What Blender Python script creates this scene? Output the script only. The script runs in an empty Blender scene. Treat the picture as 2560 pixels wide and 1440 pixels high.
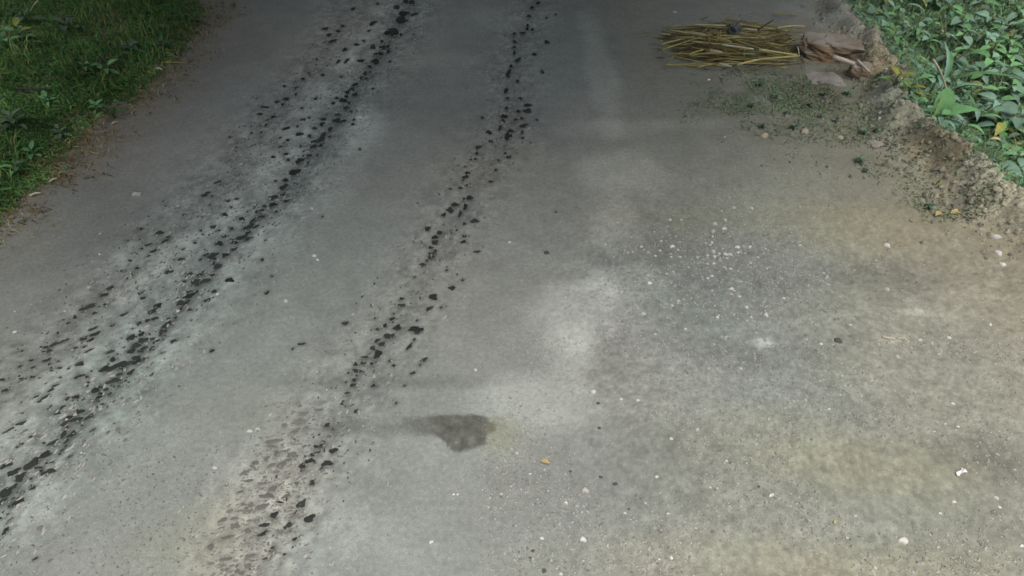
import bpy, math, random
import numpy as np
from mathutils import Vector, Matrix, Euler

random.seed(7)
rng = np.random.default_rng(7)
R = math.radians
scene = bpy.context.scene
col = scene.collection

# ------------------------------------------------------------------ camera
CAM_H, PITCH, HFOV = 3.0, 45.0, 75.0
cam_d = bpy.data.cameras.new('camera')
cam = bpy.data.objects.new('camera', cam_d)
col.objects.link(cam)
cam.location = (0, 0, CAM_H)
cam.rotation_euler = (R(90 - PITCH), 0, 0)
cam_d.sensor_width = 36.0
cam_d.lens = 18.0 / math.tan(R(HFOV / 2))
cam_d.clip_start = 0.05
cam_d.clip_end = 2000
scene.camera = cam

# ------------------------------------------------------------------ world, sun, exposure
SUN_EL, SUN_AZ = 74.0, 150.0        # azimuth clockwise from +Y: an early-afternoon sun, high and a little behind the camera
world = bpy.data.worlds.new('World')
scene.world = world
world.use_nodes = True
wn = world.node_tree
wn.nodes.clear()
w_out = wn.nodes.new('ShaderNodeOutputWorld')
w_bg = wn.nodes.new('ShaderNodeBackground')
w_sky = wn.nodes.new('ShaderNodeTexSky')
w_sky.sky_type = 'NISHITA'
w_sky.sun_disc = False
w_sky.sun_elevation = R(SUN_EL)
w_sky.sun_rotation = R(SUN_AZ)
w_sky.air_density = 1.0
w_sky.dust_density = 8.0
w_sky.ozone_density = 0.6
w_bg.inputs['Strength'].default_value = 0.12
wn.links.new(w_sky.outputs[0], w_bg.inputs['Color'])
wn.links.new(w_bg.outputs[0], w_out.inputs['Surface'])

sun_d = bpy.data.lights.new('sun', 'SUN')
sun_d.energy = 1.5
sun_d.angle = R(60)
sun_d.color = (1.0, 0.96, 0.88)
sun = bpy.data.objects.new('sun', sun_d)
col.objects.link(sun)
az = R(SUN_AZ)
sdir = Vector((math.sin(az) * math.cos(R(SUN_EL)), math.cos(az) * math.cos(R(SUN_EL)), math.sin(R(SUN_EL))))
sun.rotation_euler = (-sdir).to_track_quat('-Z', 'Y').to_euler()

vs = scene.view_settings
vs.view_transform = 'Standard'
vs.look = 'None'
vs.gamma = 1.0
vs.use_curve_mapping = False
vs.exposure = -0.03
scene.cycles.filter_width = 1.6

# ------------------------------------------------------------------ numeric helpers
FPX = 1280.0 / math.tan(R(HFOV / 2))
SP, CP = math.sin(R(PITCH)), math.cos(R(PITCH))


def lattice(ix, iy, seed):
    h = (ix.astype(np.int64) * 374761393 + iy.astype(np.int64) * 668265263 + seed * 1442695041) & 0xffffffff
    h = ((h ^ (h >> 13)) * 1274126177) & 0xffffffff
    h = ((h ^ (h >> 16)) * 2246822519) & 0xffffffff
    return ((h ^ (h >> 15)) & 0xffffff) / float(0xffffff)


def noise(x, y, seed=0):
    x = np.asarray(x, float); y = np.asarray(y, float)
    ix = np.floor(x); iy = np.floor(y)
    fx = x - ix; fy = y - iy
    fx = fx * fx * (3 - 2 * fx); fy = fy * fy * (3 - 2 * fy)
    ix = ix.astype(np.int64); iy = iy.astype(np.int64)
    a = lattice(ix, iy, seed); b = lattice(ix + 1, iy, seed)
    c = lattice(ix, iy + 1, seed); d = lattice(ix + 1, iy + 1, seed)
    return (a + (b - a) * fx) * (1 - fy) + (c + (d - c) * fx) * fy


def fbm(x, y, seed=0, octaves=4):
    s = 0; a = 1; t = 0
    for o in range(octaves):
        s = s + a * noise(np.asarray(x) * 2 ** o + 17.3 * o, np.asarray(y) * 2 ** o + 5.1 * o, seed + o)
        t += a; a *= 0.5
    return s / t


def sstep(a, b, x):
    t = np.clip((np.asarray(x, float) - a) / (b - a), 0, 1)
    return t * t * (3 - 2 * t)


def flat(px, py, z=0.0):
    """The point at height z on the line of sight through a pixel of the 2560 x 1440 photograph."""
    u = np.asarray(px, float) - 1280.0; v = np.asarray(py, float) - 720.0
    dn = v * CP + FPX * SP
    fw = FPX * CP - v * SP
    t = (CAM_H - z) / dn
    return u * t, fw * t


def pxm(py):
    return ((py - 720.0) * CP + FPX * SP) / CAM_H            # pixels per metre across


def pym(py):
    return pxm(py) ** 2 * CAM_H / FPX                         # pixels per metre along the ground away from the camera


def poly_world(pts):
    return np.array([flat(a, b) for a, b in pts])


def dist_poly(x, y, P):
    """Distance to a polyline, and the signed side (positive = right of its direction)."""
    x = np.asarray(x, float); y = np.asarray(y, float)
    best = np.full(x.shape, 1e9); side = np.zeros(x.shape)
    for (ax, ay), (bx, by) in zip(P[:-1], P[1:]):
        dx, dy = bx - ax, by - ay
        L2 = dx * dx + dy * dy
        t = np.clip(((x - ax) * dx + (y - ay) * dy) / L2, 0, 1)
        d = np.hypot(x - ax - t * dx, y - ay - t * dy)
        s = (x - ax) * dy - (y - ay) * dx
        m = d < best
        best = np.where(m, d, best); side = np.where(m, np.sign(s), side)
    return best, best * side


# ------------------------------------------------------------------ the lie of the land
LEFT_TRACK = poly_world([(1062, -60), (1030, 0), (965, 120), (875, 250), (800, 350), (700, 490), (545, 640), (455, 755),
                         (340, 890), (200, 1040), (30, 1215), (-150, 1400)])
OUTER_TRACK = poly_world([(905, -60), (860, 40), (800, 150), (700, 260), (560, 450), (390, 600), (230, 770), (110, 880), (-40, 1010)])
RIGHT_TRACK = poly_world([(1345, -60), (1335, 0), (1285, 140), (1270, 330), (1160, 500), (1085, 630), (1000, 790), (900, 920),
                          (810, 1110), (715, 1320), (640, 1440), (560, 1560)])
VERGE = poly_world([(555, -70), (520, 0), (470, 80), (420, 150), (370, 200), (320, 245), (250, 300), (185, 360), (110, 440), (0, 530),
                    (-180, 660), (-700, 1000)])
BERM = poly_world([(2050, -60), (2090, 20), (2170, 120), (2210, 210), (2235, 310), (2320, 395), (2430, 480), (2560, 580), (2800, 760), (3300, 1100)])


def verge_d(x, y):            # positive inside the grass on the left
    _, s = dist_poly(x, y, VERGE)
    return s + 0.42 * (fbm(np.asarray(x) * 2.4, np.asarray(y) * 2.4, 31, 4) - 0.5)


def berm_d(x, y):             # positive beyond the earth ridge on the right
    _, s = dist_poly(x, y, BERM)
    return -s + 0.10 * (fbm(np.asarray(x) * 3.5, np.asarray(y) * 3.5, 41, 3) - 0.5)


def height(x, y):
    x = np.asarray(x, float); y = np.asarray(y, float)
    z = 0.020 * (fbm(x * 0.9, y * 0.9, 3, 3) - 0.5) + 0.010 * (fbm(x * 4, y * 4, 9, 3) - 0.5)
    dl, _ = dist_poly(x, y, LEFT_TRACK); do, _ = dist_poly(x, y, OUTER_TRACK); dr, _ = dist_poly(x, y, RIGHT_TRACK)
    rough = np.maximum(np.maximum(np.exp(-(dl / .25) ** 2), np.exp(-(do / .25) ** 2)), 0.8 * np.exp(-(dr / .22) ** 2))
    z = z - 0.020 * np.exp(-(dl / .10) ** 2) - 0.010 * np.exp(-(do / .10) ** 2) - 0.014 * np.exp(-(dr / .12) ** 2)
    z = z + 0.010 * np.exp(-((dl - .24) / .09) ** 2)
    z = z + (0.004 + 0.016 * rough) * (fbm(x * 16, y * 16, 15, 3) - 0.5)
    gx, gy = flat(1750, 760); g = np.exp(-(((x - gx) / 1.0) ** 2 + ((y - gy) / .7) ** 2))
    z = z + 0.008 * g * (noise(x * 28, y * 28, 25) - 0.5)
    v = verge_d(x, y)
    z = z + 0.16 * sstep(-0.05, 0.9, v) + 0.05 * sstep(0, .5, v) * (fbm(x * 3, y * 3, 51, 3) - .5)
    b = berm_d(x, y)
    amp = 0.17 * sstep(8.5, 4.6, y) + 0.05
    z = z + amp * np.exp(-((b + .02) / .15) ** 2) * (0.45 + 1.1 * fbm(x * 7, y * 7, 61, 4)) + 0.05 * sstep(-.7, -.1, b) * fbm(x * 4, y * 4, 65, 3)
    z = z - 0.16 * sstep(0.08, 0.7, b)
    hx, hy = flat(1960, 190)
    z = z + 0.07 * np.exp(-(((x - hx) / .75) ** 2 + ((y - hy) / .75) ** 2)) * (0.6 + .8 * fbm(x * 4, y * 4, 71, 3))
    return z


def axis_steps(spans):
    out = [spans[0][0]]
    for a, b, s in spans:
        n = max(1, int(round((b - a) / s)))
        out += list(np.linspace(a, b, n + 1)[1:])
    return np.array(out)


XS = axis_steps([(-14, -8, .5), (-8, -6, .12), (-6, -2.6, .03), (-2.6, 2.6, .0135), (2.6, 6, .026), (6, 8, .12), (8, 14, .5)])
YS = axis_steps([(-5, .2, .4), (.2, 1.0, .05), (1.0, 3.2, .0135), (3.2, 8.2, .024), (8.2, 9.5, .12), (9.5, 18, .5)])
GX, GY = np.meshgrid(XS, YS)
GZ = height(GX, GY)
edge = np.minimum(np.minimum(GX + 14, 14 - GX), np.minimum(GY + 5, 18 - GY))
GZ = GZ * sstep(0, 3, edge) - .62 * (1 - sstep(0, 2.5, edge))


def zat(x, y):
    """Height of the land at one spot, read off the land's own mesh grid."""
    i = min(max(int(np.searchsorted(XS, x)) - 1, 0), len(XS) - 2); j = min(max(int(np.searchsorted(YS, y)) - 1, 0), len(YS) - 2)
    fx = (x - XS[i]) / (XS[i + 1] - XS[i]); fy = (y - YS[j]) / (YS[j + 1] - YS[j])
    a = GZ[j, i] * (1 - fx) + GZ[j, i + 1] * fx; b = GZ[j + 1, i] * (1 - fx) + GZ[j + 1, i + 1] * fx
    return float(a * (1 - fy) + b * fy)


def at(px, py, lift=0.0):
    """Where the line of sight through a pixel meets the land."""
    z = 0.0
    for _ in range(4):
        x, y = flat(px, py, z + lift)
        z = zat(float(x), float(y))
    return float(x), float(y), z


# ------------------------------------------------------------------ object helpers
def link(o, parent=None):
    col.objects.link(o)
    if parent is not None:
        o.parent = parent
    return o


def mesh(name, verts, faces, mat=None, smooth=False):
    me = bpy.data.meshes.new(name)
    me.from_pydata([tuple(v) for v in verts], [], [tuple(f) for f in faces])
    if mat: me.materials.append(mat)
    if smooth: me.polygons.foreach_set('use_smooth', [True] * len(me.polygons))
    me.update()
    return me


def np_mesh(name, V, F, mat, colours=None, smooth=False):
    """Mesh from arrays; F is an (n, k) array of equal-sized faces; colours are per vertex."""
    V = np.ascontiguousarray(V, np.float32); F = np.ascontiguousarray(F, np.int32)
    n, k = F.shape
    me = bpy.data.meshes.new(name)
    me.vertices.add(len(V)); me.vertices.foreach_set('co', V.ravel())
    me.loops.add(n * k); me.loops.foreach_set('vertex_index', F.ravel())
    me.polygons.add(n)
    me.polygons.foreach_set('loop_start', np.arange(0, n * k, k, dtype=np.int32))
    me.polygons.foreach_set('loop_total', np.full(n, k, np.int32))
    if smooth: me.polygons.foreach_set('use_smooth', np.ones(n, bool))
    if colours is not None:
        at_ = me.attributes.new('soil', 'FLOAT_COLOR', 'POINT')
        C = np.ones((len(V), 4), np.float32); C[:, :3] = colours
        at_.data.foreach_set('color', C.ravel())
    me.materials.append(mat)
    me.update(calc_edges=True)
    return me


def obj(name, me, parent=None, **props):
    o = bpy.data.objects.new(name, me)
    link(o, parent)
    for k, v in props.items():
        if v is not None: o[k] = v
    return o


def thing(name, loc, label, cat, group=None, rz=0.0):
    o = bpy.data.objects.new(name, None)
    o.empty_display_size = 0.05
    o.location = loc; o.rotation_euler = (0, 0, rz)
    link(o)
    o['label'] = label; o['category'] = cat
    if group: o['group'] = group
    return o


# ------------------------------------------------------------------ materials
def mat_new(name):
    m = bpy.data.materials.new(name); m.use_nodes = True
    nt = m.node_tree
    return m, nt, nt.nodes['Principled BSDF']


def nd(nt, kind, **kw):
    n = nt.nodes.new(kind)
    for k, v in kw.items(): setattr(n, k, v)
    return n


def soil_material(name, grain=0.15, bump=0.25):
    """Colour from the land's own soil map, with grit, specks and fine relief on top."""
    m, nt, b = mat_new(name)
    L = nt.links.new
    a = nd(nt, 'ShaderNodeAttribute', attribute_name='soil')
    tc = nd(nt, 'ShaderNodeTexCoord')
    mul = None
    src = a.outputs['Color']
    for sc, lo, hi, det in ((6.0, 1 - grain * .45, 1 + grain * .45, 4), (38.0, 1 - grain, 1 + grain, 5), (170.0, 1 - grain * 1.2, 1 + grain * 1.2, 3)):
        n = nd(nt, 'ShaderNodeTexNoise'); n.inputs['Scale'].default_value = sc; n.inputs['Detail'].default_value = det
        n.inputs['Roughness'].default_value = .6
        L(tc.outputs['Object'], n.inputs['Vector'])
        r = nd(nt, 'ShaderNodeMapRange'); r.inputs['From Min'].default_value = .3; r.inputs['From Max'].default_value = .7
        r.inputs['To Min'].default_value = lo; r.inputs['To Max'].default_value = hi
        L(n.outputs[0], r.inputs['Value'])
        mx = nd(nt, 'ShaderNodeMix', data_type='RGBA', blend_type='MULTIPLY'); mx.inputs[0].default_value = 1
        L(src, mx.inputs[6]); L(r.outputs[0], mx.inputs[7])
        src = mx.outputs[2]
    vo = nd(nt, 'ShaderNodeTexVoronoi', feature='F1'); vo.inputs['Scale'].default_value = 46; vo.inputs['Randomness'].default_value = 1
    L(tc.outputs['Object'], vo.inputs['Vector'])
    rr = nd(nt, 'ShaderNodeMapRange'); rr.inputs['From Min'].default_value = .10; rr.inputs['From Max'].default_value = .24
    rr.inputs['To Min'].default_value = .30; rr.inputs['To Max'].default_value = 0
    L(vo.outputs['Distance'], rr.inputs['Value'])
    sel = nd(nt, 'ShaderNodeSeparateColor'); L(vo.outputs['Color'], sel.inputs[0])
    gt = nd(nt, 'ShaderNodeMath', operation='GREATER_THAN'); gt.inputs[1].default_value = .72; L(sel.outputs[0], gt.inputs[0])
    ml = nd(nt, 'ShaderNodeMath', operation='MULTIPLY'); L(gt.outputs[0], ml.inputs[0]); L(rr.outputs[0], ml.inputs[1])
    mx = nd(nt, 'ShaderNodeMix', data_type='RGBA', blend_type='MIX'); L(ml.outputs[0], mx.inputs[0])
    L(src, mx.inputs[6]); mx.inputs[7].default_value = (.62, .62, .60, 1)
    L(mx.outputs[2], b.inputs['Base Color'])
    b.inputs['Roughness'].default_value = .92
    b.inputs['Specular IOR Level'].default_value = .25
    bn = nd(nt, 'ShaderNodeTexNoise'); bn.inputs['Scale'].default_value = 90; bn.inputs['Detail'].default_value = 5
    L(tc.outputs['Object'], bn.inputs['Vector'])
    bu = nd(nt, 'ShaderNodeBump'); bu.inputs['Strength'].default_value = bump; bu.inputs['Distance'].default_value = .006
    L(bn.outputs[0], bu.inputs['Height']); L(bu.outputs[0], b.inputs['Normal'])
    return m


def plain_material(name, c0, c1, scale=20, rough=.85, bump=.2, spec=.3, rand=.15, sub=0.0):
    """Two tones of one colour mixed by noise, shifted a little from object to object."""
    m, nt, b = mat_new(name)
    L = nt.links.new
    tc = nd(nt, 'ShaderNodeTexCoord')
    oi = nd(nt, 'ShaderNodeObjectInfo')
    ad = nd(nt, 'ShaderNodeVectorMath', operation='ADD')
    cx = nd(nt, 'ShaderNodeCombineXYZ'); sc = nd(nt, 'ShaderNodeMath', operation='MULTIPLY'); sc.inputs[1].default_value = 37
    L(oi.outputs['Random'], sc.inputs[0]); L(sc.outputs[0], cx.inputs[0])
    L(tc.outputs['Object'], ad.inputs[0]); L(cx.outputs[0], ad.inputs[1])
    n = nd(nt, 'ShaderNodeTexNoise'); n.inputs['Scale'].default_value = scale; n.inputs['Detail'].default_value = 5
    L(ad.outputs[0], n.inputs['Vector'])
    r = nd(nt, 'ShaderNodeMapRange'); r.inputs['From Min'].default_value = .32; r.inputs['From Max'].default_value = .68
    L(n.outputs[0], r.inputs['Value'])
    mx = nd(nt, 'ShaderNodeMix', data_type='RGBA', blend_type='MIX'); L(r.outputs[0], mx.inputs[0])
    mx.inputs[6].default_value = (*c0, 1); mx.inputs[7].default_value = (*c1, 1)
    rv = nd(nt, 'ShaderNodeMapRange'); rv.inputs['To Min'].default_value = 1 - rand; rv.inputs['To Max'].default_value = 1 + rand
    L(oi.outputs['Random'], rv.inputs['Value'])
    m2 = nd(nt, 'ShaderNodeMix', data_type='RGBA', blend_type='MULTIPLY'); m2.inputs[0].default_value = 1
    L(mx.outputs[2], m2.inputs[6]); L(rv.outputs[0], m2.inputs[7])
    L(m2.outputs[2], b.inputs['Base Color'])
    b.inputs['Roughness'].default_value = rough
    b.inputs['Specular IOR Level'].default_value = spec
    if bump:
        bu = nd(nt, 'ShaderNodeBump'); bu.inputs['Strength'].default_value = bump; bu.inputs['Distance'].default_value = .004
        L(n.outputs[0], bu.inputs['Height']); L(bu.outputs[0], b.inputs['Normal'])
    return m


def attr_material(name, rough=.8, spec=.3, trans=0.0):
    m, nt, b = mat_new(name)
    L = nt.links.new
    a = nd(nt, 'ShaderNodeAttribute', attribute_name='soil')
    L(a.outputs['Color'], b.inputs['Base Color'])
    b.inputs['Roughness'].default_value = rough
    b.inputs['Specular IOR Level'].default_value = spec
    if trans:
        t = nd(nt, 'ShaderNodeBsdfTranslucent'); L(a.outputs['Color'], t.inputs['Color'])
        ms = nd(nt, 'ShaderNodeMixShader'); ms.inputs[0].default_value = trans
        out = nt.nodes['Material Output']
        L(b.outputs[0], ms.inputs[1]); L(t.outputs[0], ms.inputs[2]); L(ms.outputs[0], out.inputs['Surface'])
    return m


M_ROAD = soil_material('dry_road_soil')
M_EARTH = soil_material('verge_earth', .35, .5)
M_GROUND = soil_material('far_ground', .3, .3)
M_CLOD = plain_material('wet_dark_mud', (.024, .031, .028), (.046, .054, .050), 30, .85, .5, .25, .28)
M_CHIP = plain_material('grey_mud_chip', (.145, .15, .142), (.19, .195, .185), 30, .9, .4, .2, .18)
M_PATCH = soil_material('damp_mud', .15, .25)
M_WHITE = plain_material('white_stone', (.52, .53, .51), (.70, .71, .69), 25, .85, .3, .25, .25)
M_GREYSTONE = plain_material('dark_stone', (.07, .075, .07), (.12, .12, .11), 25, .8, .3, .3, .15)
M_BUFF = plain_material('buff_stone', (.42, .38, .28), (.55, .50, .38), 25, .85, .3, .3, .1)
M_YELLOW = plain_material('yellow_leaf', (.42, .37, .16), (.52, .47, .24), 30, .7, .2, .3, .1)
M_PAPER = plain_material('white_paper', (.80, .80, .80), (.88, .88, .88), 40, .6, .2, .3, 0)
M_STALK_Y = plain_material('yellow_stalk', (.50, .46, .17), (.66, .62, .28), 14, .6, .2, .35, .2)
M_STALK_O = plain_material('olive_stalk', (.26, .23, .085), (.42, .37, .14), 14, .7, .2, .3, .25)
M_STALK_P = plain_material('pale_stalk', (.52, .49, .33), (.68, .65, .48), 14, .6, .2, .35, .15)
M_STALK_G = plain_material('green_stalk', (.16, .26, .10), (.26, .36, .15), 14, .6, .2, .35, .1)
M_DARKWOOD = plain_material('dark_stick', (.045, .045, .04), (.09, .085, .075), 20, .85, .4, .25, .1)
M_PALEWOOD = plain_material('pale_split_wood', (.50, .44, .34), (.66, .60, .48), 18, .8, .4, .25, .05)
M_SLAB = plain_material('weathered_slab', (.235, .22, .185), (.38, .365, .32), 7, .9, .6, .25, 0)
M_SLABSIDE = plain_material('earth_stained_slab', (.26, .18, .11), (.31, .25, .185), 7, .9, .6, .2, 0)
M_EARTHL = plain_material('ridge_earth', (.235, .225, .20), (.37, .36, .335), 9, .95, .8, .2, .10)
M_BAG = plain_material('grey_lump', (.06, .075, .075), (.13, .15, .15), 9, .55, .5, .4, 0)
M_GRASS = attr_material('grass_blades', .9, .08, .25)
M_LITTER = attr_material('dry_litter', .85, .2)
M_GRAVEL = attr_material('loose_grit', .9, .2)
M_LEAF_B = plain_material('blue_green_leaf', (.17, .31, .235), (.22, .365, .28), 6, .9, .3, .08, .3)
M_LEAF_G = plain_material('bright_green_leaf', (.13, .31, .13), (.18, .38, .17), 6, .9, .3, .08, .3)
M_LEAF_D = plain_material('deep_green_leaf', (.085, .14, .095), (.12, .18, .12), 8, .55, .3, .35, .3)
M_LEAF_Y = plain_material('yellow_green_leaf', (.20, .24, .05), (.32, .34, .09), 8, .55, .3, .35, .2)
M_STEM = plain_material('plant_stem', (.07, .12, .05), (.12, .17, .08), 20, .7, .2, .3, .1)
M_BARK = plain_material('tree_bark', (.07, .06, .05), (.14, .12, .10), 8, .9, .8, .2, .1)
M_CROWN = attr_material('tree_foliage', .6, .3, .2)

# ------------------------------------------------------------------ where the mud clods and chips lie: x, y, length, width, slant as the photograph shows them
CLODS_LEFT = [
 (352,573,10,7,20),(397,582,17,10,15),(422,592,12,6,10),(414,603,18,8,25),(367,613,18,6,25),(355,622,8,6,20),(384,628,16,8,15),(372,640,9,5,20),(321,602,5,3,10),(327,652,7,4,0),
 (343,670,12,6,10),(305,677,10,5,25),(331,687,8,7,20),(451,648,12,8,25),(435,649,6,4,0),(462,650,5,4,0),(421,681,20,11,20),(474,684,14,7,10),(460,537,11,5,25),(458,624,10,5,15),
 (275,720,17,9,15),(458,704,10,8,0),(510,488,17,6,8),(593,497,11,7,15),(572,502,12,5,10),(562,536,12,9,20),(579,520,9,6,20),(603,547,14,8,15),(618,529,6,4,0),(532,567,16,7,0),
 (578,571,11,7,15),(502,577,7,8,50),(508,587,7,5,20),(560,591,12,7,20),(547,576,9,4,0),(488,607,10,5,20),(680,494,22,12,25),(682,512,22,10,15),(710,485,14,6,40),(718,502,16,7,15),
 (660,515,12,6,0),(653,525,16,6,10),(642,530,8,6,0),(655,542,24,7,0),(632,552,16,8,55),(622,567,22,12,35),(642,566,16,6,20),(623,582,16,8,0),(607,594,34,12,5),(620,597,12,10,0),
 (548,608,20,11,0),(588,607,22,7,-5),(588,623,20,8,10),(692,530,11,6,5),(532,638,18,13,40),(528,645,22,7,0),(567,638,24,10,-15),(511,638,16,7,25),(501,649,7,5,30),(533,658,14,8,0),
 (547,665,22,12,20),(538,671,8,6,20),(510,679,10,6,20),(498,687,14,7,25),(532,687,18,6,5),(516,702,28,11,10),(488,705,22,14,0),(574,700,20,11,10),(656,650,10,7,20),(680,691,8,4,5),
 (664,601,8,4,5),(631,594,6,5,20),(638,615,3,2,0),(256,738,22,9,15),(218,768,34,9,25),(262,761,9,6,10),(237,782,13,5,20),(187,794,9,6,20),(170,808,10,5,40),
 (233,822,19,8,20),(239,835,24,10,20),(210,847,20,10,15),(227,850,17,7,25),(145,832,8,7,0),(162,851,22,7,30),(137,860,20,9,25),(115,868,14,8,10),(123,877,14,9,20),(110,879,10,4,25),
 (190,870,12,5,20),(212,867,12,7,15),(222,877,19,6,30),(272,881,22,7,35),(282,814,11,7,15),(311,786,18,6,30),(280,899,14,12,40),(118,901,20,11,15),(123,911,8,8,40),(78,901,11,6,30),
 (52,915,12,6,25),(82,919,12,5,30),(147,903,10,4,5),(128,920,11,5,5),(128,927,11,5,5),(150,920,16,5,5),(172,922,9,6,30),(199,910,18,12,30),(283,918,40,12,35),(313,912,30,14,45),
 (259,922,24,9,40),(297,936,14,6,25),(282,952,28,12,20),(197,941,20,8,30),(218,942,9,5,5),(80,942,10,6,15),(99,945,8,4,20),(50,947,7,4,20),(22,945,6,4,0),(4,949,14,8,20),
 (152,944,8,5,0),(220,956,7,6,0),(229,928,6,5,0),(354,732,17,8,20),(377,724,7,4,0),(358,745,15,6,5),(393,764,20,11,5),(380,778,22,10,25),(385,796,16,8,10),(367,801,11,9,0),
 (346,809,11,11,30),(332,822,8,4,0),(467,730,18,6,15),(473,740,26,12,25),(470,754,18,10,30),(450,756,16,14,0),(458,762,10,6,0),(452,773,9,6,80),(477,774,15,7,5),(422,797,10,7,-10),
 (440,794,9,5,40),(413,815,22,15,60),(407,828,16,12,30),(402,837,10,8,60),(427,811,7,6,40),(437,787,9,3,0),(519,751,14,10,15),(537,728,14,9,5),(479,801,5,4,0),(326,844,16,14,40),
 (352,835,12,10,60),(353,851,26,12,20),(381,847,12,8,0),(393,853,18,8,30),(435,853,18,9,25),(335,865,22,14,35),(357,873,24,11,45),(382,868,14,6,20),(376,874,8,5,20),(325,878,18,12,10),
 (338,895,24,12,10),(343,905,18,14,30),(361,896,9,6,0),(328,930,16,13,45),(530,877,11,8,25),(404,883,9,3,8),(369,919,5,5,0),(492,729,9,8,0),(414,840,7,4,0),
 (139,964,18,6,25),(128,975,16,8,40),(90,992,13,5,25),(113,993,22,8,40),(100,1004,14,5,25),(167,997,11,8,40),(188,992,20,8,20),(235,976,24,12,25),(250,966,10,9,0),(267,972,16,6,25),
 (250,982,12,10,0),(242,995,18,7,50),(277,984,12,8,30),(255,1011,12,6,5),(244,1018,8,6,10),(296,966,10,5,20),(153,1020,16,7,70),(142,1033,14,9,30),(190,1030,26,14,25),(168,1044,18,9,30),
 (192,1049,30,12,15),(226,1041,30,11,38),(160,1059,20,12,30),(167,1067,9,6,-20),(204,1064,9,8,0),(237,1074,10,8,30),(227,1079,8,5,25),(157,1086,20,15,50),(180,1087,22,15,40),(167,1102,16,8,50),
 (130,1107,24,9,35),(166,1115,9,8,50),(157,1125,13,7,25),(149,1135,12,6,10),(178,1140,18,6,40),(112,1137,30,16,35),(130,1156,13,6,20),(116,1158,9,6,20),(78,1160,30,22,45),(98,1169,26,6,5),
 (123,1180,32,16,15),(105,1177,12,8,0),(50,1192,24,20,0),(33,1180,28,14,25),(13,1164,26,12,35),(53,1058,22,9,20),(23,1075,26,5,35),(54,1110,9,6,20),(57,1033,9,4,20),(13,976,18,9,15),
 (78,1092,12,5,-10),(110,1107,10,6,20),(78,1197,12,6,10),(115,1190,12,6,10),(44,1117,12,4,30),(12,1230,30,25,40),(33,1217,18,14,30),(58,1231,15,7,10),(83,1220,18,10,40),(78,1214,8,6,0),
 (48,1255,32,13,25),(27,1265,16,8,10),(33,1246,12,6,20),(46,1245,10,6,20),(44,1231,6,5,0),(5,1255,20,14,70),(5,1296,8,4,0),(18,1323,16,12,20),(12,1333,12,10,10),(88,1397,16,6,40),
 (16,1309,6,4,80),(21,1285,10,4,40),
 (990,18,14,12,0),(1007,33,18,14,20),(1003,50,20,17,30),(1038,36,20,6,5),(980,78,24,20,10),(1002,87,7,6,0),(968,82,14,9,30),(932,117,13,11,0),(955,104,10,6,-10),(955,118,18,9,0),
 (970,116,10,9,0),(945,135,26,7,5),(972,130,12,6,5),(937,153,22,12,-5),(975,154,7,6,20),(922,166,13,6,5),(911,182,11,7,20),(924,180,6,5,30),(902,195,8,7,0),(916,196,7,5,0),
 (888,211,14,6,25),(878,222,14,7,5),(868,229,12,8,0),(887,236,13,9,10),(865,240,12,7,0),(857,250,16,9,-15),(843,245,9,8,30),(872,258,11,6,10),(833,258,9,8,20),(867,270,12,9,30),
 (878,280,9,6,10),(843,286,13,7,10),(842,302,20,13,10),(860,302,12,7,0),(885,300,9,6,20),(883,311,7,6,30),(825,322,11,10,0),(805,310,13,9,0),(807,298,18,5,0),(805,343,22,15,80),
 (825,342,11,6,0),(805,363,14,9,0),(782,367,22,7,25),(782,354,16,6,15),(773,340,9,9,20),(747,335,14,9,20),(785,321,13,5,10),(758,299,13,6,0),(773,295,9,4,10),(717,321,19,7,20),
 (743,317,7,6,0),(720,351,9,6,0),(712,358,8,4,10),(700,345,6,5,0),(702,367,11,4,10),(753,365,9,4,0),(760,379,6,5,0),(773,389,18,7,5),(758,390,8,4,0),(793,388,7,5,0),
 (747,402,16,12,50),(773,407,9,6,20),(735,430,20,15,35),(713,450,14,9,20),(688,452,8,6,0),(708,467,15,11,60),(735,458,6,5,0),(683,393,12,6,25),(715,385,12,6,20),(720,400,9,8,0),
 (807,188,11,6,0),(853,193,6,6,0),(757,197,10,5,10),(712,216,12,6,0),(740,220,8,6,60),(740,236,5,5,0),(715,247,14,8,0),(693,255,11,7,10),(707,260,8,5,10),(660,268,20,5,0),
 (755,271,8,5,20),(790,248,9,6,10),(650,285,13,5,5),(683,292,11,7,0),(832,103,14,11,-10),(822,87,10,8,0),(845,78,8,7,0),(857,65,10,5,5),(813,72,14,8,0),(922,78,9,6,0),
 (932,58,12,9,60),(910,103,6,6,20),(892,112,9,8,30),(900,152,18,7,0),(867,152,13,7,60),(845,155,11,6,70),(862,125,10,7,60),(772,183,7,4,0),(792,148,6,4,0),(883,23,10,9,0),
 (943,10,8,6,10),(1013,4,16,10,0),(1030,5,12,10,0),(900,373,8,6,0),(933,223,8,6,20),(653,331,6,4,20),(665,313,8,4,30),(545,455,18,6,20),(520,482,13,5,20),(575,342,8,4,20),(628,333,8,4,20),(668,300,8,4,10),(530,490,8,5,10)]
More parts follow.
